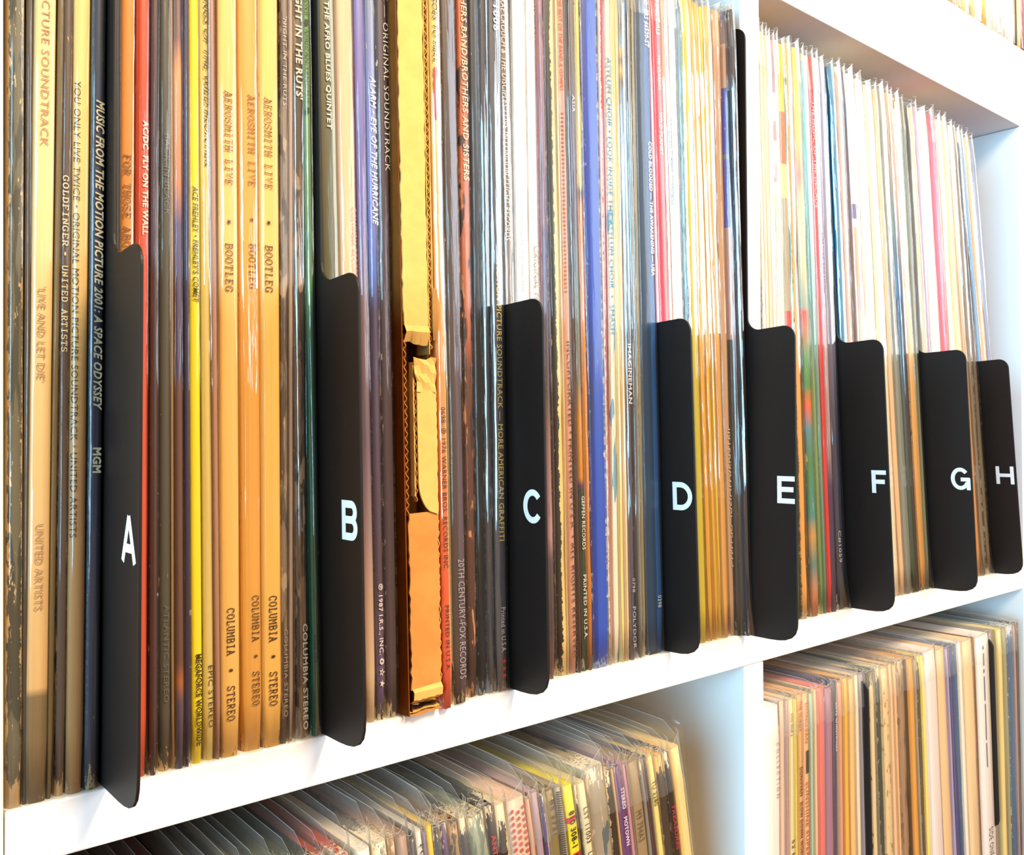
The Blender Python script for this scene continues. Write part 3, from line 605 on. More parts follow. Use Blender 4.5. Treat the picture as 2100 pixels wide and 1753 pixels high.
# lower cubbies: (left px, right px at the reference height, colour, description, options)
LOWER_LEFT = [
 (734, 762, 'fbf2e0', 'white spine under a reddish brown cover side', dict(side='c05038')),
 (764, 797, '5c544c', 'mottled grey spine with a torn cream top edge', dict(wear=0.5, mottle=[('8c8478', 0.55, 300, 120)])),
 (799, 814, 'b08868', 'light brown spine beside the mottled grey one', dict(wear=0.3)),
 (815, 840, 'a88470', 'wide milky brown spine', dict(wear=0.15)),
 (841, 854, '3a3038', 'blackish plum spine left of the lettered white one', dict(wear=0.1)),
 (855, 870, 'f4ece0', 'white spine with black capitals FC', dict(wear=0.1, txt=[('FC 40', 1722, 1790, 0.1, 0.6, '2a2420', dict(b=0.02))])),
 (870, 877, '7c70a0', 'thin violet spine', dict(wear=0.1)),
 (877, 893, 'f8d024', 'golden yellow spine beside a violet one', dict(wear=0.1)),
 (894, 905, '342420', 'very dark brown spine', dict(wear=0.2)),
 (906, 923, '54386c', 'deep purple spine with white nicks', dict(wear=0.3)),
 (925, 946, '4c3c2c', 'brown and ochre mottled spine', dict(wear=0.35, wcol='c89c68', mottle=[('a07c50', 0.55, 400, 120)])),
 (947, 964, '3c3c44', 'slate black spine with white chips', dict(wear=0.45)),
 (965, 1003, '6c7c6c', 'broad grey-green marbled spine', dict(wear=0.3, mottle=[('94a08c', 0.5, 300, 60), ('4c5850', 0.62, 300, 60)])),
 (1004, 1022, '241c20', 'black spine with ragged red lettering', dict(wear=0.2, txt=[('ANTHOLOGY TWO', 1700, 1900, 0.0, 0.55, 'c02838', dict(b=0.03))])),
 (1023, 1047, '2c2820', 'black spine flaking to cream', dict(wear=0.6, torn=('R', 0.25, 'e8d4a0'))),
 (1048, 1088, 'ecc8b0', 'cream spine covered in red dots', dict(wear=0.1, dots=True)),
 (1089, 1099, 'd8a888', 'narrow rosy tan spine', dict(wear=0.1)),
 (1100, 1117, 'b49ca8', 'pale lilac grey spine', dict(wear=0.1)),
 (1118, 1128, '4c3c78', 'indigo spine torn white on its right', dict(torn=('R', 0.3, 'f0e0c4'), wear=0.3)),
 (1129, 1150, '8c7c50', 'khaki spine with small dark numerals', dict(wear=0.1, txt=[('BS 2731', 1625, 1700, 0.1, 0.45, '4c3c24')])),
 (1151, 1166, 'b0a490', 'spine edged with fine black and white hatching', dict(wear=0.1, hatch=True)),
 (1167, 1190, 'f2dc28', 'spine in yellow and red blocks with black numerals', dict(wear=0.05, const=True, z=[(1900, 'd83434'), (1762, 'd83434'), (1712, 'f4e030'), (1675, 'f4e030'), (1660, 'd83434'), (1655, 'f4e030')], zr_abs=[(0.0, 'dc3030'), (0.903, 'f4e428'), (0.949, 'dc3030'), (0.957, 'f4e428')], txt=[('810 308-1  M-1', 1648, 1768, 0.0, 0.5, '20180c', dict(b=0.02))])),
 (1191, 1197, '2c2420', 'thin black and white scuffed spine', dict(wear=0.6)),
 (1198, 1216, 'ecdcb0', 'cream spine with black label and catalogue lettering', dict(wear=0.15, txt=[('LST 11003   LIBERTY', 1640, 1800, 0.05, 0.5, '30281c')])),
 (1217, 1256, 'a89c88', 'widest stone grey spine blotched with teal and white', dict(wear=0.4, wcol='f0e4cc', mottle=[('5c6c70', 0.56, 200, 50), ('ccbca4', 0.6, 250, 70)])),
 (1257, 1270, '342c24', 'black-brown spine with cream nicks', dict(wear=0.4, torn=('L', 0.12, 'f0d090'))),
 (1271, 1277, 'd8a868', 'thin amber tan spine', dict(wear=0.1)),
 (1278, 1293, '6c3c7c', 'purple spine with white block lettering', dict(wear=0.15, txt=[('STEREO    MOTOWN', 1598, 1722, 0.15, 0.5, 'ecd8e8', dict(b=0.03))])),
 (1294, 1304, 'c890a8', 'orchid pink spine right of the purple one', dict(wear=0.1, z=None)),
 (1305, 1329, 'a48c68', 'tan spine with widely spaced dark catalogue number', dict(wear=0.08, txt=[('M9 794A3', 1646, 1712, 0.0, 0.5, '6c5840')])),
 (1330, 1338, '8c8478', 'thin grey spine in crumpled film', dict(wear=0.3, film=2)),
 (1339, 1347, '4c2434', 'thin maroon spine', dict(wear=0.2)),
 (1348, 1361, 'f4e08c', 'pale yellow spine with worn black catalogue number', dict(wear=0.15, txt=[('TU 2280', 1580, 1634, 0.0, 0.6, '3c2c18')])),
 (1362, 1380, '40382c', 'black spine flaked orange and cream', dict(wear=0.55, wcol='f4c070')),
 (1382, 1395, '282420', 'black spine with red slanted title', dict(wear=0.3, txt=[('TREASURES', 1632, 1730, 0.0, 0.45, 'b03440', dict(b=0.03, sh=0.2))])),
 (1396, 1418, 'f2c878', 'last cream and orange spine of the row', dict(wear=0.08, right=(-0.3, 'f8dc98'), wcol='e09850')),
]
LOWER_RIGHT = [
 (1570, 1600, 'fdfaf6', 'broad bright white spine against the upright', dict(wear=0.03, txt=[('C O L L E C T I O N', 1525, 1640, 0.35, 0.16, 'b09c8c')])),
 (1601, 1612, 'f0ccb8', 'narrow blush spine beside the broad white one', dict(wear=0.1)),
 (1613, 1618, 'c8a49c', 'hairline mauve tan spine', dict(wear=0.1)),
 (1619, 1630, 'f4dcb0', 'ivory spine with a few black letters', dict(wear=0.1, txt=[('DOO WOP 2', 1462, 1508, 0.0, 0.5, '403020'), ('52 R', 1722, 1760, 0.1, 0.5, '403020')])),
 (1631, 1637, 'f8e070', 'thin lemon spine', dict(wear=0.05)),
 (1638, 1648, 'f0b878', 'peach spine with dark red capitals', dict(wear=0.1, txt=[('THE HURDY', 1430, 1498, -0.1, 0.5, 'a03c1c'), ('DONOVAN   SLOW DOWN WORLD', 1572, 1765, 0.0, 0.5, '6c2c14', dict(b=0.02))])),
 (1649, 1661, 'f4b888', 'salmon peach spine with orange letters and a dark bar', dict(wear=0.1, marks=[(1538, 1585, 0.1, 0.4, '4c3c34')], txt=[('DONOVAN', 1440, 1522, 0.0, 0.5, 'c05c34'), ('SUNSHINE SUPERMAN', 1602, 1800, 0.0, 0.5, 'b85030')])),
 (1662, 1670, 'a8d0b8', 'mint green spine', dict(wear=0.2)),
 (1671, 1679, 'f0c8a4', 'narrow rosy cream spine', dict(wear=0.1)),
 (1680, 1694, 'f08078', 'salmon red spine with a pink top', dict(wear=0.05, right=(0.5, 'f49c94'))),
 (1695, 1710, 'a87c90', 'mauve spine', dict(wear=0.1)),
 (1711, 1720, '4c5878', 'slate navy spine with white letters at the top', dict(wear=0.1, txt=[('LOVE CHRONICLES', 1440, 1540, 0.2, 0.6, 'f4f0ec', dict(b=0.02))])),
 (1721, 1731, 'dca080', 'terracotta pink spine', dict(wear=0.1)),
 (1732, 1743, 'f4b850', 'marigold spine', dict(wear=0.1)),
 (1744, 1756, 'f0c484', 'pale orange spine', dict(wear=0.1)),
 (1757, 1766, 'ece0c4', 'ivory spine left of a lilac grey one', dict(wear=0.1)),
 (1767, 1778, 'a8a4b8', 'lilac grey spine left of the black card', dict(wear=0.1)),
 (1779, 1784, '6c6448', 'thin olive spine touching the black card', dict(wear=0.1)),
 'card',
 (1790, 1799, 'e8d4a8', 'sand coloured spine with speckled edge', dict(wear=0.4, wcol='6c6c54')),
 (1800, 1805, '7c8074', 'thin pewter spine', dict(wear=0.1)),
 (1806, 1814, '3c4c44', 'dark green spine flaked with cream', dict(wear=0.55)),
 (1815, 1830, 'e8cc9c', 'cream spine speckled with brown', dict(wear=0.3, mottle=[('a08c58', 0.62, 400, 150)])),
 (1831, 1840, 'f0c8a0', 'powdery peach spine', dict(wear=0.1)),
 (1841, 1848, 'f0c090', 'narrow light apricot spine', dict(wear=0.1)),
 (1849, 1866, 'a8886c', 'taupe and brown mottled spine', dict(wear=0.3, mottle=[('705c54', 0.58, 250, 40)])),
 (1867, 1870, '5c4020', 'hairline dark brown spine', dict(wear=0.05)),
 (1871, 1884, 'e8a850', 'ochre orange spine', dict(wear=0.1)),
 (1885, 1891, 'a09880', 'thin ash grey spine', dict(wear=0.1)),
 (1892, 1897, '5c4c40', 'thin dark brown spine flaked with yellow', dict(wear=0.5, wcol='f8e08c')),
 (1898, 1907, 'f8e47c', 'pale lemon yellow spine', dict(wear=0.05)),
 (1908, 1932, 'f6e8e4', 'broad pinkish white spine', dict(wear=0.1, wcol='d8c0b0')),
 (1933, 1952, 'f2cfa0', 'broad peach cream spine', dict(wear=0.15)),
 (1953, 1959, 'b0a0c4', 'thin wisteria spine', dict(wear=0.05)),
 (1960, 1968, '30488c', 'strong blue spine', dict(wear=0.15)),
 (1969, 1976, '3c6c94', 'steel blue spine torn white at its right', dict(torn=('R', 0.15, 'f4f4ec'), wear=0.15)),
 (1977, 1985, 'fbf4ec', 'narrow snow white spine', dict(wear=0.05)),
 (1986, 2007, 'f4d8ac', 'broad cream spine with a soft pink left side', dict(wear=0.1)),
 (2008, 2012, '7c5030', 'hairline chestnut spine', dict(wear=0.05)),
 (2013, 2041, 'f8f2f0', 'broad white spine with a column of blue dashes', dict(wear=0.05, txt=[('- — - —— ——— ——', 1320, 1572, 0.0, 0.06, '3c4c8c', dict(b=0.04)), ('SIDE ONE', 1700, 1760, 0.1, 0.3, '6c7070')])),
 (2042, 2046, 'a08c94', 'thin greyish mauve spine touching the notched card', dict(wear=0.1)),
 'card2',
 (2057, 2065, 'f4d890', 'custard spine right of the notched black card', dict(wear=0.05)),
 (2066, 2074, '9ca080', 'sage grey spine', dict(wear=0.1)),
 (2075, 2086, '3c6c94', 'blue spine with white specks', dict(wear=0.35, wcol='f4f8fc')),
 (2087, 2092, 'a894a0', 'thin heather grey spine', dict(wear=0.1)),
 (2093, 2097, '50504c', 'thin dark grey spine at the right edge', dict(wear=0.1)),
]
TOP_ROW = [   # left px, right px where they stand on the unit
 (1905, 1925, 'f8ecd8', 'creamy spine, only its foot in view', dict(wear=0.1)),
 (1926, 1945, 'fbf4e4', 'whitish spine, only its foot in view', dict(wear=0.1)),
 (1946, 1958, 'd89858', 'spine with a rusty brown foot', dict(wear=0.4)),
 (1959, 1969, 'f8f0e0', 'milky spine between rusty and flowered feet', dict(wear=0.1)),
 (1970, 1991, 'f6dc98', 'cream spine with red and yellow blotches at its foot', dict(mottle=[('d08c70', 0.62, 120, 60)], wear=0.1)),
 (1992, 2015, 'f6f0b0', 'wide pale yellow spine', dict(wear=0.05)),
 (2016, 2034, 'f4bc58', 'orange-gold spine with a ragged right edge', dict(torn=('R', 0.22, 'fdf6e4'), wear=0.15)),
 (2035, 2050, 'fbfaf4', 'white spine with grey print', dict(wear=0.05, mottle=[('a8a8a4', 0.68, 300, 60)])),
 (2051, 2060, 'f8fafc', 'thin frosty white spine at the top', dict(wear=0.05)),
 (2061, 2082, 'fdfcf8', 'wide clean white spine', dict(wear=0.03)),
 (2083, 2087, '1c1814', 'thin black spine at the top', dict(wear=0.1)),
 (2088, 2096, 'f8e0a8', 'vanilla cream spine beside the black one', dict(wear=0.05)),
 (2097, 2108, '9c2c28', 'dark red spine at the corner of the view', dict(wear=0.1)),
]
# ------------------------------------------------------------------ divider cards
def poly_slab(name, pts, x0, x1, mat, parent, bev=0.25):
    bm = bmesh.new()
    a = [bm.verts.new((x0, y, z)) for y, z in pts]
    fc = bm.faces.new(a)
    r_ = bmesh.ops.extrude_face_region(bm, geom=[fc])
    for q in r_['geom']:
        if isinstance(q, bmesh.types.BMVert): q.co.x = x1
    bmesh.ops.recalc_face_normals(bm, faces=bm.faces)
    es = [e for e in bm.edges if len(e.link_faces) == 2 and abs(e.calc_face_angle(0)) > 1.2]
    bmesh.ops.bevel(bm, geom=es, offset=bev, segments=2, affect='EDGES', profile=0.5)
    for q in bm.verts: q.co *= S
    me = bpy.data.meshes.new(name); bm.to_mesh(me); bm.free(); me.materials.append(mat)
    o = bpy.data.objects.new(name, me); COL.objects.link(o)
    if parent: o.parent = parent
    return o
def arc(cy, cz, r, a0, a1, n=8):
    return [(cy + r * math.cos(math.radians(a0 + (a1 - a0) * k / n)), cz + r * math.sin(math.radians(a0 + (a1 - a0) * k / n))) for k in range(n + 1)]
def card_outline(yt, yp, ztab, H=309, back=306):
    """yt: tall front edge, yp: protruding tab edge (smaller y = nearer the room)"""
    pts = [(back, 0)]
    w_ = yt - yp; c0 = max(6.0, min(10.0, w_ * 0.35))
    # bottom edge runs out level, then sweeps up into the tab's rounded lower corner
    pts += [(yp + 16, 0.0), (yp + 11, 0.25), (yp + 7, 0.9), (yp + 3.6, 2.4), (yp + 1.4, 4.6), (yp + 0.3, 7.6), (yp, 10.5)]
    r1 = 6.5
    pts += [(yp, ztab - r1)] + arc(yp + r1, ztab - r1, r1, 180, 90, 8)[1:]
    r2 = min(6.5, w_ - r1 - 1)
    # concave fillet from the top of the tab to the tall front edge
    pts += [(yt - r2, ztab - 0.6)] + [(yt - r2 + r2 * math.sin(math.radians(a)), ztab - 0.6 + r2 * (1 - math.cos(math.radians(a)))) for a in (15, 30, 45, 60, 75, 90)]
    pts += [(yt, H - 7)] + arc(yt + 7, H - 7, 7, 180, 90, 6)[1:] + [(back, H)]
    return pts
def ribbon(pts, w_):
    vs = []; fs = []
    for i, p_ in enumerate(pts):
        p0 = pts[max(0, i - 1)]; p1 = pts[min(len(pts) - 1, i + 1)]
        dx, dy = p1[0] - p0[0], p1[1] - p0[1]; L = math.hypot(dx, dy) or 1
        nx, ny = -dy / L * w_ / 2, dx / L * w_ / 2
        vs += [(p_[0] + nx, p_[1] + ny), (p_[0] - nx, p_[1] - ny)]
    for i in range(len(pts) - 1): fs.append((2 * i, 2 * i + 1, 2 * i + 3, 2 * i + 2))
    return vs, fs
def ell(cx, cy, rx, ry, a0, a1, n=20):
    return [(cx + rx * math.cos(math.radians(a0 + (a1 - a0) * k / n)), cy + ry * math.sin(math.radians(a0 + (a1 - a0) * k / n))) for k in range(n + 1)]
def grotesk(ch, w_, h):
    # plain sans capitals, drawn from strokes; origin at the left, centred vertically
    k = 2.45; m = k / 2; T_ = h / 2 - m; B_ = -h / 2 + m; R_ = w_ - m; L_ = m; up_, dn = h / 2, -h / 2
    V = lambda x_: [(x_, dn), (x_, up_)]
    if ch == 'A': st = [[(m * 0.95, dn), (w_ / 2, up_)], [(w_ - m * 0.95, dn), (w_ / 2, up_)], [(w_ * 0.24, -h * 0.19), (w_ * 0.76, -h * 0.19)]]
    elif ch == 'B':
        r1 = (T_ - 0.2) / 2; cyu = 0.2 + r1; r2 = (0.2 - B_) / 2; cyl = B_ + r2
        st = [V(L_), [(L_, T_)] + ell(R_ - r1 * 0.95 - 0.3, cyu, r1 * 0.95, r1, 90, -90) + [(L_, 0.2)], [(L_, 0.2)] + ell(R_ - r2 * 0.95, cyl, r2 * 0.95, r2, 90, -90) + [(L_, B_)]]
    elif ch == 'C': st = [ell(w_ / 2, 0, w_ / 2 - m, h / 2 - m, 38, 322, 32)]
    elif ch == 'D': st = [V(L_), [(L_, T_)] + ell(R_ - (R_ - L_) * 0.62, 0, (R_ - L_) * 0.62, T_, 90, -90, 24) + [(L_, B_)]]
    elif ch == 'E': st = [V(L_), [(0, T_), (w_, T_)], [(0, 0.2), (w_ * 0.93, 0.2)], [(0, B_), (w_, B_)]]
    elif ch == 'F': st = [V(L_), [(0, T_), (w_, T_)], [(0, 0), (w_ * 0.9, 0)]]
    elif ch == 'G': st = [ell(w_ / 2, 0, w_ / 2 - m, h / 2 - m, 40, 335, 32), [(w_ * 0.52, -0.4), (w_, -0.4)], [(R_ + 0.3, 0.4), (R_ + 0.3, dn)]]
    else: st = [V(L_), V(R_), [(0, 0), (w_, 0)]]
    vs = []; fs = []
    for n_, q in enumerate(st):
        a, b = ribbon(q, k); o_ = len(vs); vs += [(x_, y_, 0.02 * n_) for x_, y_ in a]; fs += [tuple(i + o_ for i in f) for f in b]
    return vs, fs
def build_card(letter, pxT, pxB, pxEdge, lb, yt):
    A = on_y(pxT, 300, 2.0); B = on_y(pxB, 1170, 2.0)
    s = (A.x - B.x) / (A.z - B.z); x0 = B.x - B.z * s
    if letter == 'E': x0 = 333.7; s = -0.004
    ang = math.atan(s)
    zm = 80.0; xm = x0 + s * zm
    e = on_x(pxEdge, 1000, xm); yp = e.y
    root = empty('letter_divider', (x0, 0, 0.15), (0, ang, 0))
    tag(root, 'black plastic divider card with the white letter ' + letter, 'divider', 'lettered divider cards on the main shelf')
    poly_slab('divider_card', card_outline(yt, yp, 154.6), 0, 1.0, BLACK, root)
    # the letter, printed on the left face
    a = on_x(lb[0], (lb[2] + lb[3]) / 2, xm); b = on_x(lb[1], (lb[2] + lb[3]) / 2, xm)
    zt = on_x((lb[0] + lb[1]) / 2, lb[2], xm).z; zb = on_x((lb[0] + lb[1]) / 2, lb[3], xm).z
    g, fc = grotesk(letter, abs(a.y - b.y), zt - zb)
    ymax = max(a.y, b.y)
    mesh_obj('printed_letter', [(-0.06 - q[2], ymax - q[0], (zt + zb) / 2 + q[1]) for q in g], fc, LETTER_W, root)
    return root
for c in CARDS: build_card(*c)

# ------------------------------------------------------------------ records on the main shelf
def side_word(sec):
    return {'before A': 'from the left side panel', 'start': 'right of the upright', 'mailer': 'right of the mailer'}.get(sec, 'after divider %s' % sec)
for sec, ents in UPPER_LEFT:
    row(ents, 0.0, 313.5, 300, 1170, 'records on the main shelf, left cubby', lambda i, e, sec=sec: ', %s %s' % (ordw(i), side_word(sec)))
for sec, ents in UPPER_RIGHT:
    row(ents, 0.0, 313.5, 300, 1170, 'records on the main shelf, right cubby', lambda i, e, sec=sec: ', %s %s' % (ordw(i), side_word(sec)))

# ------------------------------------------------------------------ records in the lower cubbies
def interp(tb, x):
    if x <= tb[0][0]: return tb[0][1]
    for (a, fa), (b, fb) in zip(tb, tb[1:]):
        if x <= b: return fa + (fb - fa) * (x - a) / (b - a)
    return tb[-1][1]
ZL = -(CELL + T)
LEAN_L = [(0, -0.03), (100, -0.085), (180, -0.125), (290, -0.160)]
LEAN_R = [(352, 0.0), (425, -0.008), (461, -0.045), (560, -0.075), (600, -0.07), (640, -0.05), (686, -0.02)]
def low_one(px0, px1, yref, y0, tb, col, label, group, o, H, xyz=None):
    if xyz is None:
        A = on_y(px0, yref, y0); B = on_y(px1, yref, y0)
        xa, xb, zr_ = A.x, B.x, A.z
    else: xa, xb, zr_ = xyz
    s = interp(tb, (xa + xb) / 2)
    xa -= s * (zr_ - ZL); xb -= s * (zr_ - ZL)
    o = dict(o); o['_px'] = (px0 + px1) / 2 if px0 else 100
    if o.pop('zr_abs', None): 
        pass
    return build_record(xa, xb, s, ZL, y0, H, col, label, group, o, True)
# behind the shelf edge at the far left only the tops show
tops = ['6c5c44', '3c4434', '5c4c3c', '8c7850', '2c2c28', '4c3c30', '7c6c4c', '34302c', '5c2c28', '7c3c34', '44403c', '8c8468', '4c4434', 'a89868', '3c4c44', '6c7464', '58604c', '2a2a2a', '8c3c38']
x = 1.2; i = 0
while x < 103.5:
    tt = 3.2 + 2.6 * random.random()
    c = tops[i % len(tops)]
    if x > 96: c = 'd05a48'
    low_one(None, None, 0, -3.0 + random.random(), LEAN_L, c, {True: 'record with red cover top in a clear sleeve', False: 'record showing only its dim top edge'}[x > 96] + ', %s in the lower left cubby' % ordw(i),
            'records in the lower left cubby', dict(wear=0.3, rise=random.uniform(5, 11)), 309 + random.uniform(-1, 1.5), (x, x + tt, -50.0))
    x += tt + 0.5 + random.random() * 0.8; i += 1
def dots_on(rec, t, H):
    vs = []; fs = []
    for k in range(24):
        for c_ in (-1, 0, 1):
            zz = H - 4 - k * 2.6 - (1.3 if c_ == 0 else 0); xx = c_ * t * 0.3; b = len(vs)
            for q in range(8):
                a = q * math.pi / 4; vs.append((xx + 0.85 * math.cos(a), -0.40, zz + 0.85 * math.sin(a)))
            fs.append(tuple(range(b, b + 8)))
    mesh_obj('printed_dots', vs, fs, ink('cc5c58'), rec)
    vs = []; fs = []
    for k in range(24):
        for j in range(9):
            zz = H - 4 - k * 2.6; yy = 3 + j * 2.8; b = len(vs)
            for q in range(8):
                a = q * math.pi / 4; vs.append((-t / 2 - 0.04, yy + 0.8 * math.cos(a), zz + 0.8 * math.sin(a)))
            fs.append(tuple(reversed(range(b, b + 8))))
    mesh_obj('printed_dots', vs, fs, ink('b84c50'), rec)
def hatch_on(rec, t, H):
    vs = []; fs = []
    for k in range(110):
        zz = H - 1 - k * 0.95; b = len(vs)
        vs += [(-t / 2 * 0.95, -0.35, zz), (t / 2 * 0.2, -0.45, zz - 0.7), (t / 2 * 0.2, -0.45, zz - 1.15), (-t / 2 * 0.95, -0.35, zz - 0.45)]
        fs.append((b, b + 1, b + 2, b + 3))
    mesh_obj('printed_hatching', vs, fs, ink('3c342c'), rec)
for i, e in enumerate(LOWER_LEFT):
    o = dict(e[4]); y0 = -5.0 + random.uniform(-0.8, 0.8)
    o.setdefault('rise', random.uniform(5, 10))
    if i == 0: o['rise'] = 12
    if i == len(LOWER_LEFT) - 1: o['rise'] = 9
    if 'zr_abs' in o:
        o['z'] = None
    H = 311.5 + random.uniform(-1.5, 1.0)
    if 'widest' in e[3]: H = 314
    keep = o.pop('zr_abs', None)
    if keep:
        o['zfrac'] = keep
    r_ = low_one(e[0], e[1], 1740, y0, LEAN_L, e[2], e[3] + ', lower left cubby', 'records in the lower left cubby', o, H)
    A = on_y(e[0], 1740, y0); B = on_y(e[1], 1740, y0)
    if o.get('dots'): dots_on(r_, B.x - A.x, H)
    if o.get('hatch'): hatch_on(r_, B.x - A.x, H)
# an empty clear sleeve at the end of that row
n_r = empty('empty_record_sleeve', (0, 0, 0))
A = on_y(1431, 1740, -5.0); s_ = -0.155; xb_ = A.x - s_ * (A.z - ZL)
n_r.location = Vector((xb_ - 0.4, -5, ZL + 0.3)) * S; n_r.rotation_euler = (0, math.atan(s_), 0)
tag(n_r, 'taller empty clear sleeve at the right end of the lower left cubby', 'record sleeve')
H = 326
o_ = mesh_obj('film_sheet', [(0, 4, 0), (0, 0, 3), (0, 0, H - 6), (0, 6, H - 1), (0, 40, H + 0.5), (0, 300, H), (0, 300, 0)] + [(-1.6, 4, 0), (-1.6, 0, 3), (-1.6, 0, H - 7), (-1.6, 6, H - 3), (-1.6, 40, H - 2), (-1.6, 300, H - 2), (-1.6, 300, 0)],
          [(0, 1, 2, 3, 4, 5, 6), (13, 12, 11, 10, 9, 8, 7), (0, 7, 8, 1), (1, 8, 9, 2), (2, 9, 10, 3)], FILM_LOW, n_r)

k = 0; cards_low = []
for e in LOWER_RIGHT:
    if isinstance(e, str):
        px, yr, zt = (1786.5, 1660, 300) if e == 'card' else (2049, 1660, 300)
        y0 = -6.5
        A = on_y(px, yr, y0); s = interp(LEAN_R, A.x); xb = A.x - s * (A.z - ZL)
        r_ = empty('blank_divider', (xb, 0, ZL + 0.15), (0, math.atan(s), 0))
        if e == 'card':
            tag(r_, 'blank black divider card between olive and sand spines, lower right cubby', 'divider')
            pts = [(300, 0), (y0, 0), (y0, 303)] + arc(y0 + 6, 303, 6, 180, 90, 5)[1:] + [(300, 309)]
        else:
            tag(r_, 'black divider card whose front edge ends in a rounded notch, lower right cubby', 'divider')
            zn = on_y(2052, 1702, y0).z - ZL
            pts = [(300, 0), (8, 0), (8, zn - 1), ] + [(8 - 14.5 * math.sin(math.radians(a)), zn + 8 - 8 * math.cos(math.radians(a)) - 1) for a in (20, 45, 70, 90)] + [(y0, 303)] + arc(y0 + 6, 303, 6, 180, 90, 5)[1:] + [(300, 309)]
        poly_slab('divider_card', pts, -0.7, 0.7, BLACK, r_)
        continue
    o = dict(e[4]); y0 = -3.5 + random.uniform(-0.8, 0.8)
    o.setdefault('rise', random.uniform(2, 4)); o.setdefault('rim', random.random() < 0.25)
    low_one(e[0], e[1], 1660, y0, LEAN_R, e[2], e[3] + ', lower right cubby', 'records in the lower right cubby', o, 312.5 + random.uniform(-1.2, 1.2))
    k += 1

# ------------------------------------------------------------------ records standing on top of the unit
ZT = CELL + EDGE_T
for i, e in enumerate(TOP_ROW):
    y0 = 1.0 + random.random()
    A = ray(e[0], 0); 
    def at_z(px):
        # where this pixel column meets the foot line of the row
        lo, hi = 300.0, 1200.0
        for _ in range(50):
            m = (lo + hi) / 2
            q = Vector((m, y0, ZT)) - CAM; c = RC.transposed() @ q
            xx = 1050 + F_PX * c.x / c.y
            if xx < px: lo = m
            else: hi = m
        return m
    xa, xb = at_z(e[0]), at_z(e[1])
    o = dict(e[4]); o['_px'] = e[0]
    build_record(xa, xb, -0.03, ZT, y0, 313, e[2], e[3] + ', on top of the shelf', 'records standing on top of the unit', o)

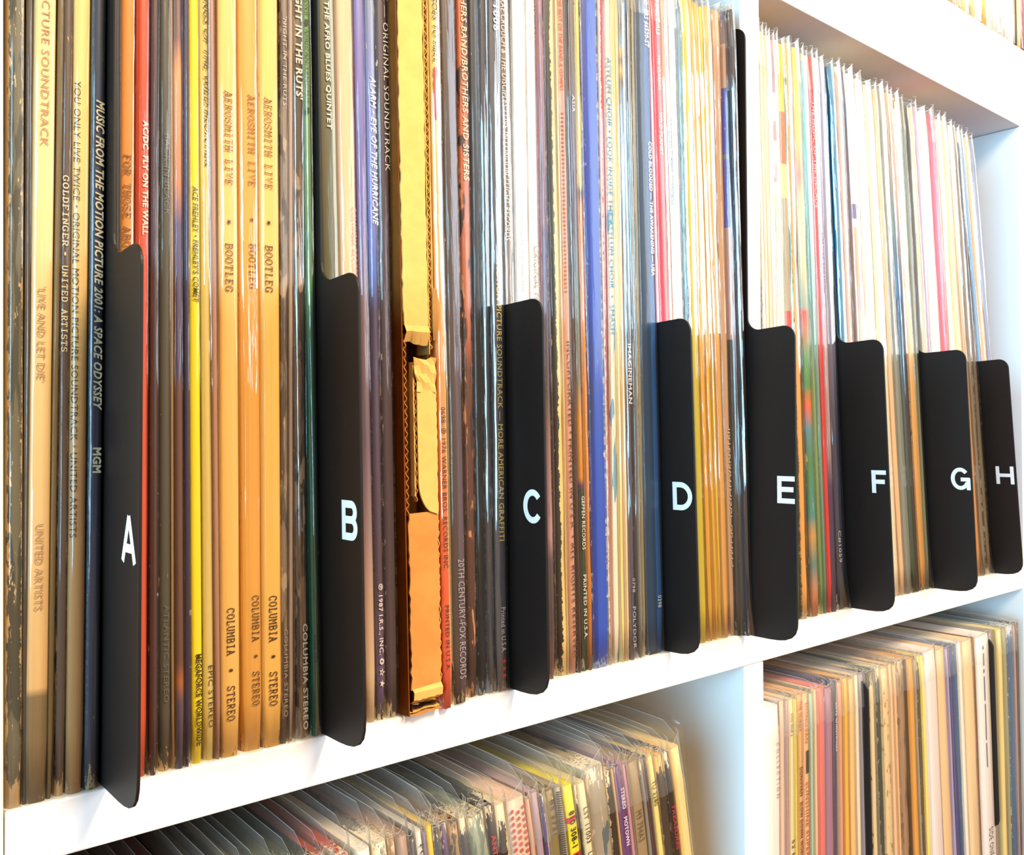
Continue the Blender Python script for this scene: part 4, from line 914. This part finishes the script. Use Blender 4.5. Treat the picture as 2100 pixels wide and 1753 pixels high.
# ------------------------------------------------------------------ torn cardboard mailer
def mailer():
    CB = plain('kraft_cardboard', 'e8a052', 0.8, 0.15, k=0.7, noise=0.16, nscale=90, bump=0.35)
    CBL = plain('kraft_liner_lit', 'f7c872', 0.8, 0.15, k=0.72, noise=0.1, nscale=120, bump=0.3)  # liner paper; also paints the stronger light on the upper panel
    CBS = plain('kraft_side_shade', '94541f', 0.85, 0.1, k=0.6, noise=0.2, nscale=120, bump=0.3)  # shade on the left side wall, put into a darker board colour
    CBD = plain('kraft_inside_shade', '6a3c18', 0.9, 0.1, k=0.5)  # darkness inside the gap is painted into this board colour
    yF = -4.2
    A = on_y(800, 300, 2); B = on_y(815, 1170, 2)
    s1 = (A.x - B.x) / (A.z - B.z)
    xl0 = B.x + 0.2 + (0 - B.z) * s1
    C_ = on_y(884.5, 300, yF + 1); D_ = on_y(903, 1170, yF + 1); s2 = (C_.x - D_.x) / (C_.z - D_.z); xr0 = D_.x - 0.2 - D_.z * s2
    s = (s1 + s2) / 2; ang = math.atan(s)
    W_ = xr0 - xl0; xr0 += 0.0
    root = empty('cardboard_mailer', (xl0, 0, 0.12), (0, ang, 0))
    tag(root, 'torn brown corrugated cardboard mailer with gaping tab, between plum and cream-to-red spines', 'box')
    def zpx(x_, y_): return on_y(x_, y_, yF).z
    z_gt = zpx(850, 692); z_gb = zpx(860, 1052); z_fold = zpx(880, 1412); z_t2 = zpx(865, 722)
    H = 313.0
    def ragged(name, x0, x1, z0, z1, y, th, mat, jl=0.35, jr=0.35, jt=0.0, jb=0.0, step=2.2, parent=root, roundb=0):
        nz = max(3, int((z1 - z0) / step)); L = []; Rr = []
        for k in range(nz + 1):
            zz = z0 + (z1 - z0) * k / nz
            xa = x0 + random.uniform(-jl, jl); xb = x1 + random.uniform(-jr, jr)
            if roundb:
                d = (zz - z0)
                if d < roundb: xa = x0 + roundb * 0.62 * (1 - math.sqrt(max(0, 1 - (1 - d / roundb) ** 2)))
            L.append((xa, zz + random.uniform(-jb, jb) * (k == 0) + random.uniform(-jt, jt) * (k == nz))); Rr.append((xb, zz + random.uniform(-jb, jb) * (k == 0)))
        vs = []; fs = []
        for (xa, za), (xb, zb) in zip(L, Rr):
            vs += [(xa, y, za), (xb, y, zb), (xa, y + th, za), (xb, y + th, zb)]
        for k in range(nz):
            a = k * 4; b = a + 4
            fs += [(a, a + 1, b + 1, b), (a + 2, b + 2, b + 3, a + 3), (a, b, b + 2, a + 2), (a + 1, a + 3, b + 3, b + 1)]
        fs += [(0, 2, 3, 1), (nz * 4, nz * 4 + 1, nz * 4 + 3, nz * 4 + 2)]
        return mesh_obj(name, vs, fs, mat, parent)
    def flute(name, x0, amp, z0, z1, y0, y1, mat, pitch=3.2):
        n = int((z1 - z0) / (pitch / 4)); vs = []; fs = []; th = 0.22
        for k in range(n + 1):
            zz = z0 + (z1 - z0) * k / n; xx = x0 + amp * math.sin(k * math.pi / 2.0 + 0.3) + random.uniform(-0.1, 0.1)
            vs += [(xx, y0, zz), (xx + th, y0, zz + th * 0.5), (xx, y1, zz), (xx + th, y1, zz + th * 0.5)]
        for k in range(n):
            a = k * 4; b = a + 4
            fs += [(a, a + 1, b + 1, b), (a + 1, a + 3, b + 3, b + 1), (a + 2, b + 2, b + 3, a + 3), (a, b, b + 2, a + 2)]
        return mesh_obj(name, vs, fs, mat, root)
    # side walls reaching into the cubby
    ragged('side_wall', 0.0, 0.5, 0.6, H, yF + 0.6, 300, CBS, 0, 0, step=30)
    ragged('side_wall', W_ - 0.5, W_, 0.6, H, 1.6, 300, CB, 0, 0, step=30)
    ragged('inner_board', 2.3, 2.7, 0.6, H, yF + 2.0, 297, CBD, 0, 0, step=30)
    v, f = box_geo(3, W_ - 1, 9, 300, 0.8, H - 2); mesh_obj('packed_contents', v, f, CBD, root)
    fx1 = W_ - 4.0
    ragged('upper_panel', 0.7, fx1, z_gt + 3.5, H, yF, 0.9, CBL, 0.30, 0.25, 0, 0.8)
    # creased lip where the upper panel bends in above the gap
    lv = []; lf = []
    for k in range(9):
        xx = 0.9 + (fx1 - 0.9) * k / 8; dz = random.uniform(-0.5, 0.5)
        lv += [(xx, yF - 0.1, z_gt + 4.2), (xx + 0.3, yF - 0.9, z_gt + 2.0 + dz * 0.4), (xx + 0.5, yF + 1.4, z_gt - 1.6 + dz - 0.35 * k * 0.4)]
    for k in range(8):
        a = k * 3; lf += [(a, a + 3, a + 4, a + 1), (a + 1, a + 4, a + 5, a + 2)]
    mesh_obj('creased_lip', lv, lf, CBL, root)
    ragged('lower_panel', 1.2, W_ - 1.2, z_fold + 0.5, z_gb, yF, 0.9, CB, 0.35, 0.45, 0.5, 0)
    # gap: flutes, dark interior, rounded tongue
    flute('corrugation', 1.5, 0.55, z_gb - 1, z_gt + 1, yF + 1.0, yF + 5, CB)
    ragged('tongue_flap', 5.4, W_ - 1.4, z_gb - 1.0, z_t2 - 14, yF - 0.6, 0.7, CBL, 0.08, 0.2, 0.3, 0, roundb=13, step=1.2)
    flute('corrugation', 4.7, 0.35, z_gb + 4, z_t2 - 8, yF - 0.1, yF + 2.2, CB)
    ragged('tongue_liner', 4.0, 4.35, z_gb + 6, z_t2 - 4, yF - 0.2, 2.6, CBL, 0.12, 0.12, step=2)
    tv = []; tf = []
    zt = z_t2
    prof = [(3.6, zt - 2.5), (4.4, zt - 5), (4.0, zt - 8), (5.6, zt - 11.5), (5.0, zt - 15)]
    for (xa, zz) in prof:
        for k in range(6):
            tv.append((xa + (W_ - 1.6 - xa) * k / 5, yF - 1.0 + 0.8 * math.sin(k * 1.3 + zz) * 0.6 + (zt - 2.5 - zz) * 0.03, zz + random.uniform(-0.6, 0.6)))
    for a_ in range(4):
        for k in range(5):
            q = a_ * 6 + k; tf.append((q, q + 1, q + 7, q + 6))
    mesh_obj('torn_flap_top', tv, tf, CBL, root)
    # right hand double wall with open flutes beside the upper panel
    ragged('board_edge', fx1 + 0.9, fx1 + 1.25, z_gt - 6, H, yF + 0.9, 8, CBL, 0.1, 0.1, step=4)
    flute('corrugation', fx1 + 2.0, 0.62, z_gt - 4, H, yF + 1.4, yF + 8, CBL)
    ragged('board_edge', fx1 + 2.9, fx1 + 3.3, z_gt + 2, H, yF + 1.2, 8, CBL, 0.1, 0.1, step=4)
    bulge = []
    bf = []
    zb0, zb1 = zpx(890, 700), zpx(885, 592)
    for k in range(13):
        f_ = k / 12; zz = zb0 + (zb1 - zb0) * f_; out = math.sin(f_ * math.pi) * 1.8
        bulge += [(W_ - 1.6, yF + 0.4, zz), (W_ - 1.0 + out * 0.5, yF - 0.4 - out * 0.5, zz), (W_ - 0.4 + out, yF + 0.6, zz), (W_ - 0.2 + out * 0.6, yF + 3.0, zz)]
    for k in range(12):
        for c_ in range(3):
            a = k * 4 + c_; bf.append((a, a + 1, a + 5, a + 4))
    mesh_obj('bulging_edge', bulge, bf, CB, root)
    flute('corrugation', W_ - 1.2, 0.35, 8, z_gb - 2, yF + 0.1, yF + 1.2, CBL, 4.0)
    # folded foot
    nf = 10; fv = []; ff = []
    for k in range(nf + 1):
        xx = 1.4 + (W_ - 2.6) * k / nf; j = random.uniform(-0.3, 0.3)
        fv += [(xx, yF - 0.1, z_fold + 0.8 + 0.05 * k), (xx, yF - 1.2, z_fold - 0.3 + j * 0.3), (xx, yF - 0.9, z_fold - 3.2 + j), (xx, yF + 1.8, z_fold - 5.0 + j * 1.5)]
    for k in range(nf):
        for c_ in range(3):
            a = k * 4 + c_; ff.append((a, a + 4, a + 5, a + 1))
    mesh_obj('folded_foot', fv, ff, CBL, root)
    for q in range(4):
        pv = []; pf = []
        for k in range(8):
            xx = 1.0 + (W_ - 1.6) * k / 7
            zz = 0.4 + q * 1.0 + random.uniform(-0.3, 0.5); yy = yF + 0.8 + q * 0.9 + random.uniform(-0.4, 0.4)
            pv += [(xx, yy, max(0.1, zz)), (xx, yy + 2.5, max(0.1, zz + 0.4))]
        for k in range(7): a = k * 2; pf.append((a, a + 2, a + 3, a + 1))
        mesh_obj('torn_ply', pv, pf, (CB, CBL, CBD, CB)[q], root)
mailer()
